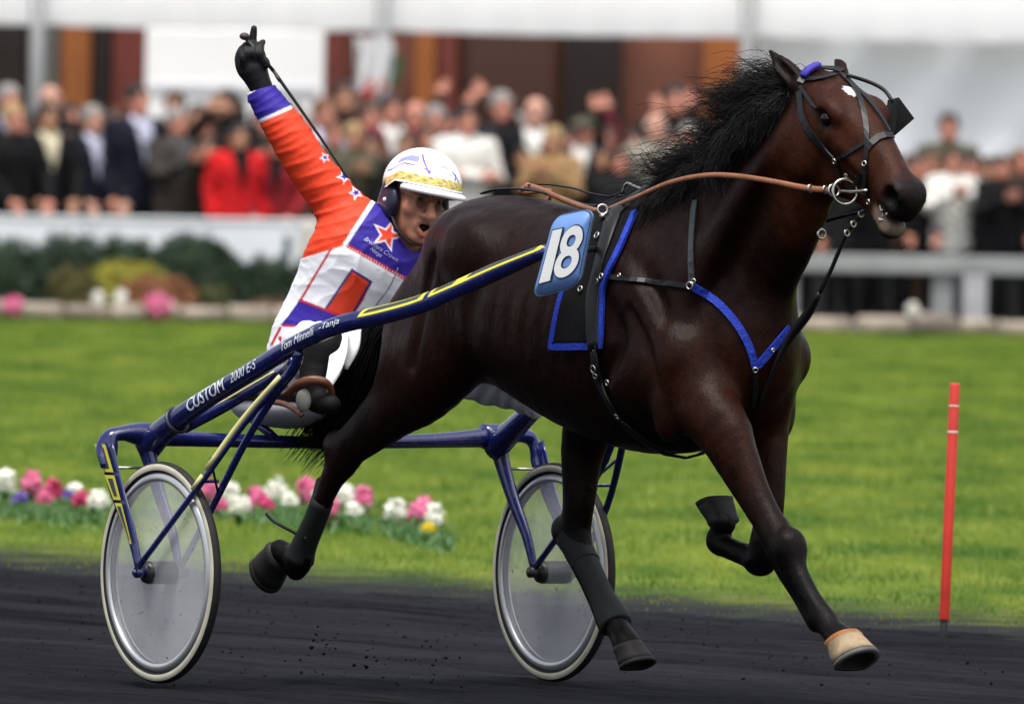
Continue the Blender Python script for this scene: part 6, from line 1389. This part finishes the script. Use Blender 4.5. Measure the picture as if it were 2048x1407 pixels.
for k in range(4): p = LAR[2] + dL * .055 + sL * (.024 * k - .036); G2.tube([(*p, .0115), (*(p + dL * .03 - A(0, 0, .015)), .011), (*(p + dL * .012 - A(0, 0, .042)), .010)], .005, sub=2)
p = LAR[2] + dL * .02 + sL * .045; G2.tube([(*p, .013), (*(p + dL * .03 - A(0, 0, .025)), .011)], .006, sub=1); V, Q = G2.mesh(1); mk('glove', V, Q, mat('black_glove'), driver)

# ---- helmet
hc_ = hloc(.010, -.008, .050); n, m = 220, 110; V, F, C_ = [], [], []; RX, RY, RZ = .122, .140, .118
def rimel(a):                                        # lower edge elevation against azimuth from the face
    a = abs((a + math.pi) % (2 * math.pi) - math.pi); return np.interp(a, (0, .9, 1.25, 1.55, 1.9, 2.4, 3.2), (.10, .06, .02, -.22, -.30, -.50, -.62))
for i in range(m + 1):
    for j in range(n):
        a = 2 * math.pi * j / n; r0 = rimel(a); el = r0 + (math.pi / 2 - r0) * i / m; lip = .003 if i <= 1 else 0
        x, y, z = math.sin(a) * math.cos(el), math.cos(a) * math.cos(el), math.sin(el); V.append(hc_ + hs_ * x * (RX + lip) + hf * y * (RY + lip) + hu * z * RZ)
        k = el - r0; w_ = A(.86, .86, .85); aw = (a + math.pi) % (2 * math.pi) - math.pi
        if .05 < k < .27: w_ = A(.74, .56, .08) * (.82 + .3 * math.sin(aw * 9 + k * 20) * math.sin(aw * 23)) if .5 + .5 * math.sin(aw * 17 + 3 * math.sin(k * 30)) > .12 else A(.72, .68, .50)
        elif .27 <= k < .30: w_ = A(.80, .78, .66)
        if -1.75 < aw < -.35 and abs(k - (.42 + .10 * math.sin((aw + .35) * -2))) < .022: w_ = A(.10, .05, .35)
        if abs(aw + .40 + (k - .36) * .75) < .045 and .34 < k < .95: w_ = A(.10, .05, .35)
        if -1.5 < aw < -.8 and .62 < k < .84 and aw < -.62 - (k - .4) * .6: w_ = A(.26, .27, .72)
        if abs(aw - .62 + (k - .3) * .9) < .04 and .28 < k < .55: w_ = A(.10, .05, .35)
        if abs(aw - .45 - (k - .3) * .5) < .03 and .3 < k < .48: w_ = A(.10, .05, .35)
        C_.append(w_)
for i in range(m):
    for j in range(n): F.append((i * n + j, i * n + (j + 1) % n, (i + 1) * n + (j + 1) % n, (i + 1) * n + j))
F.append(tuple(range(m * n, m * n + n)))
hl_ = mk('helmet', np.array(V), F, mat('helmet_shell', (1, 1, 1), .22, .5, vcol=True, coat=.5), driver, col=np.array(C_))
V, F = [], []                                       # peak
for j in range(25):
    a = -1.0 + 2.0 * j / 24; e = rimel(a)
    for k, (o_, dz) in enumerate(((-.004, .0), (.030 * math.cos(a * 1.2) + .004, -.010), (.030 * math.cos(a * 1.2) + .004, -.022), (-.004, -.014))):
        V.append(hc_ + hs_ * math.sin(a) * (math.cos(e) * RX + o_) + hf * math.cos(a) * (math.cos(e) * RY + o_) + hu * (math.sin(e) * RZ + dz))
for j in range(24):
    for k in range(4): F.append((j * 4 + k, j * 4 + 4 + k, j * 4 + 4 + (k + 1) % 4, j * 4 + (k + 1) % 4))
mk('peak', np.array(V), F, mat('helmet_peak', (.84, .84, .86), .35), hl_)
def hel_text(body, a0, a1, k0, h, m_):
    Vt, Ft = text_mesh(body, 1, .2, .0); lo, hi = Vt.min(0), Vt.max(0); W = []
    for p in Vt:
        fr = (p[0] - lo[0]) / (hi[0] - lo[0]); a = a0 + (a1 - a0) * fr; el = rimel(a) + k0 + h * ((p[1] - lo[1]) / (hi[1] - lo[1]) - .5); W.append(hc_ + 1.008 * (hs_ * math.sin(a) * math.cos(el) * RX + hf * math.cos(a) * math.cos(el) * RY + hu * math.sin(el) * RZ))
    mk('lettering', np.array(W), Ft, m_, hl_, smooth=False)
hel_text('GPA', -.12, .22, .62, .13, mat('helmet_print', (.25, .17, .15), .6)); hel_text('racing', -.05, .30, .42, .06, mat('helmet_print'))
E2 = Field(HC - .19, HC + .19, .006)                 # padded ear guards and neck guard of the helmet
for g in (-1, 1): E2.ell(hloc(.086 * g, -.012, -.020), (.026, .052, .062), .02, HR); E2.tube([(*hloc(.088 * g, -.03, .04), .022), (*hloc(.082 * g, -.05, -.05), .022)], .02, sub=1)
E2.tube([(*hloc(-.082, -.05, -.055), .022), (*hloc(-.05, -.10, -.07), .022), (*hloc(.05, -.10, -.07), .022), (*hloc(.082, -.05, -.055), .022)], .02, sub=3)
V, Q = E2.mesh(1); eg = mk('ear_guard', V, Q, mat('ear_guard', (.010, .012, .035), .35, .5), driver); mk('stud', *ball(hloc(-.109, .0, -.015), .0075, 10, 8), mat('decal_white'), eg)
mk('chin_strap', *sweep([hloc(-.082, .02, -.055), hloc(-.066, .055, -.095), hloc(-.02, .075, -.128), hloc(.04, .06, -.115), hloc(.082, .02, -.055)], .010, .003, up=-hu, n=6), mat('black_strap', (.012, .012, .013), .6), driver)
# glasses
M_wire = mat('glasses_wire', (.20, .15, .09), .3, metal=.8)
gp = [torus(hloc(.034 * g, .108, .010), unit(hf + hs_ * .12 * g), .0225, .0013, 28, 6) for g in (-1, 1)] + [sweep([hloc(-.012, .110, .014), hloc(0, .113, .017), hloc(.012, .110, .014)], .0013, n=6)] + [bar(hloc(.056 * g, .105, .014), hloc(.080 * g, .03, .02), .0013, 6) for g in (-1, 1)]
gl = mk('glasses', *join(*gp), M_wire, driver)
M_lens = mat('shade_lens', (.015, .014, .014), .08, .5, alpha=.42)  # dark tint puts the shade under the peak over the eyes
for g in (-1, 1): mk('lens', *lathe([(.0, .002), (.012, .0015), (.0215, .0)], hloc(.034 * g, .108, .010), unit(hf + hs_ * .12 * g), 28), M_lens, gl)
# whip
wp = thing('driving_whip', D(715, 390, .04), 0, 'thin black whip held in the raised fist', 'whip')
mk('knob', *ball(D(489, 73, -.055), (.016, .014, .012), 14, 10), mat('whip_knob', (.035, .025, .028), .5), wp); mk('handle', *bar(D(490, 75, -.055), D(547, 142, -.055), .0068, 10, .006), mat('whip_black', (.008, .007, .007), .5), wp); mk('stock', *sweep([D(547, 142, -.055), D(622, 248, -.05), D(682, 335, -.04), D(716, 386, -.035)], [.0055, .0046, .0038, .003], n=8), mat('whip_black'), wp)
mk('collar', *bar(D(553, 151, -.055), D(561, 163, -.0545), .0066, 10), mat('whip_band', (.05, .02, .015), .5), wp)

# ---- clods thrown up by the hooves
P = []
for (u0, v0, su, sv, n_) in ((655, 1283, 20, 24, 26), (720, 1330, 50, 14, 16), (875, 1325, 26, 20, 22)):
    for i in range(n_): P.append(SU.w(*SU.px(u0 + random.gauss(0, su), v0 + random.gauss(0, sv), random.uniform(-.25, .1))))
P = np.array(P); V, F = crumbs(P, np.abs(RNG.normal(.001, .0035, len(P))) + .0015)
mk('flying_dirt', V, F, M_track, smooth=False, label='crumbs of black dirt kicked up behind the hooves', cat='dirt', kind='stuff')
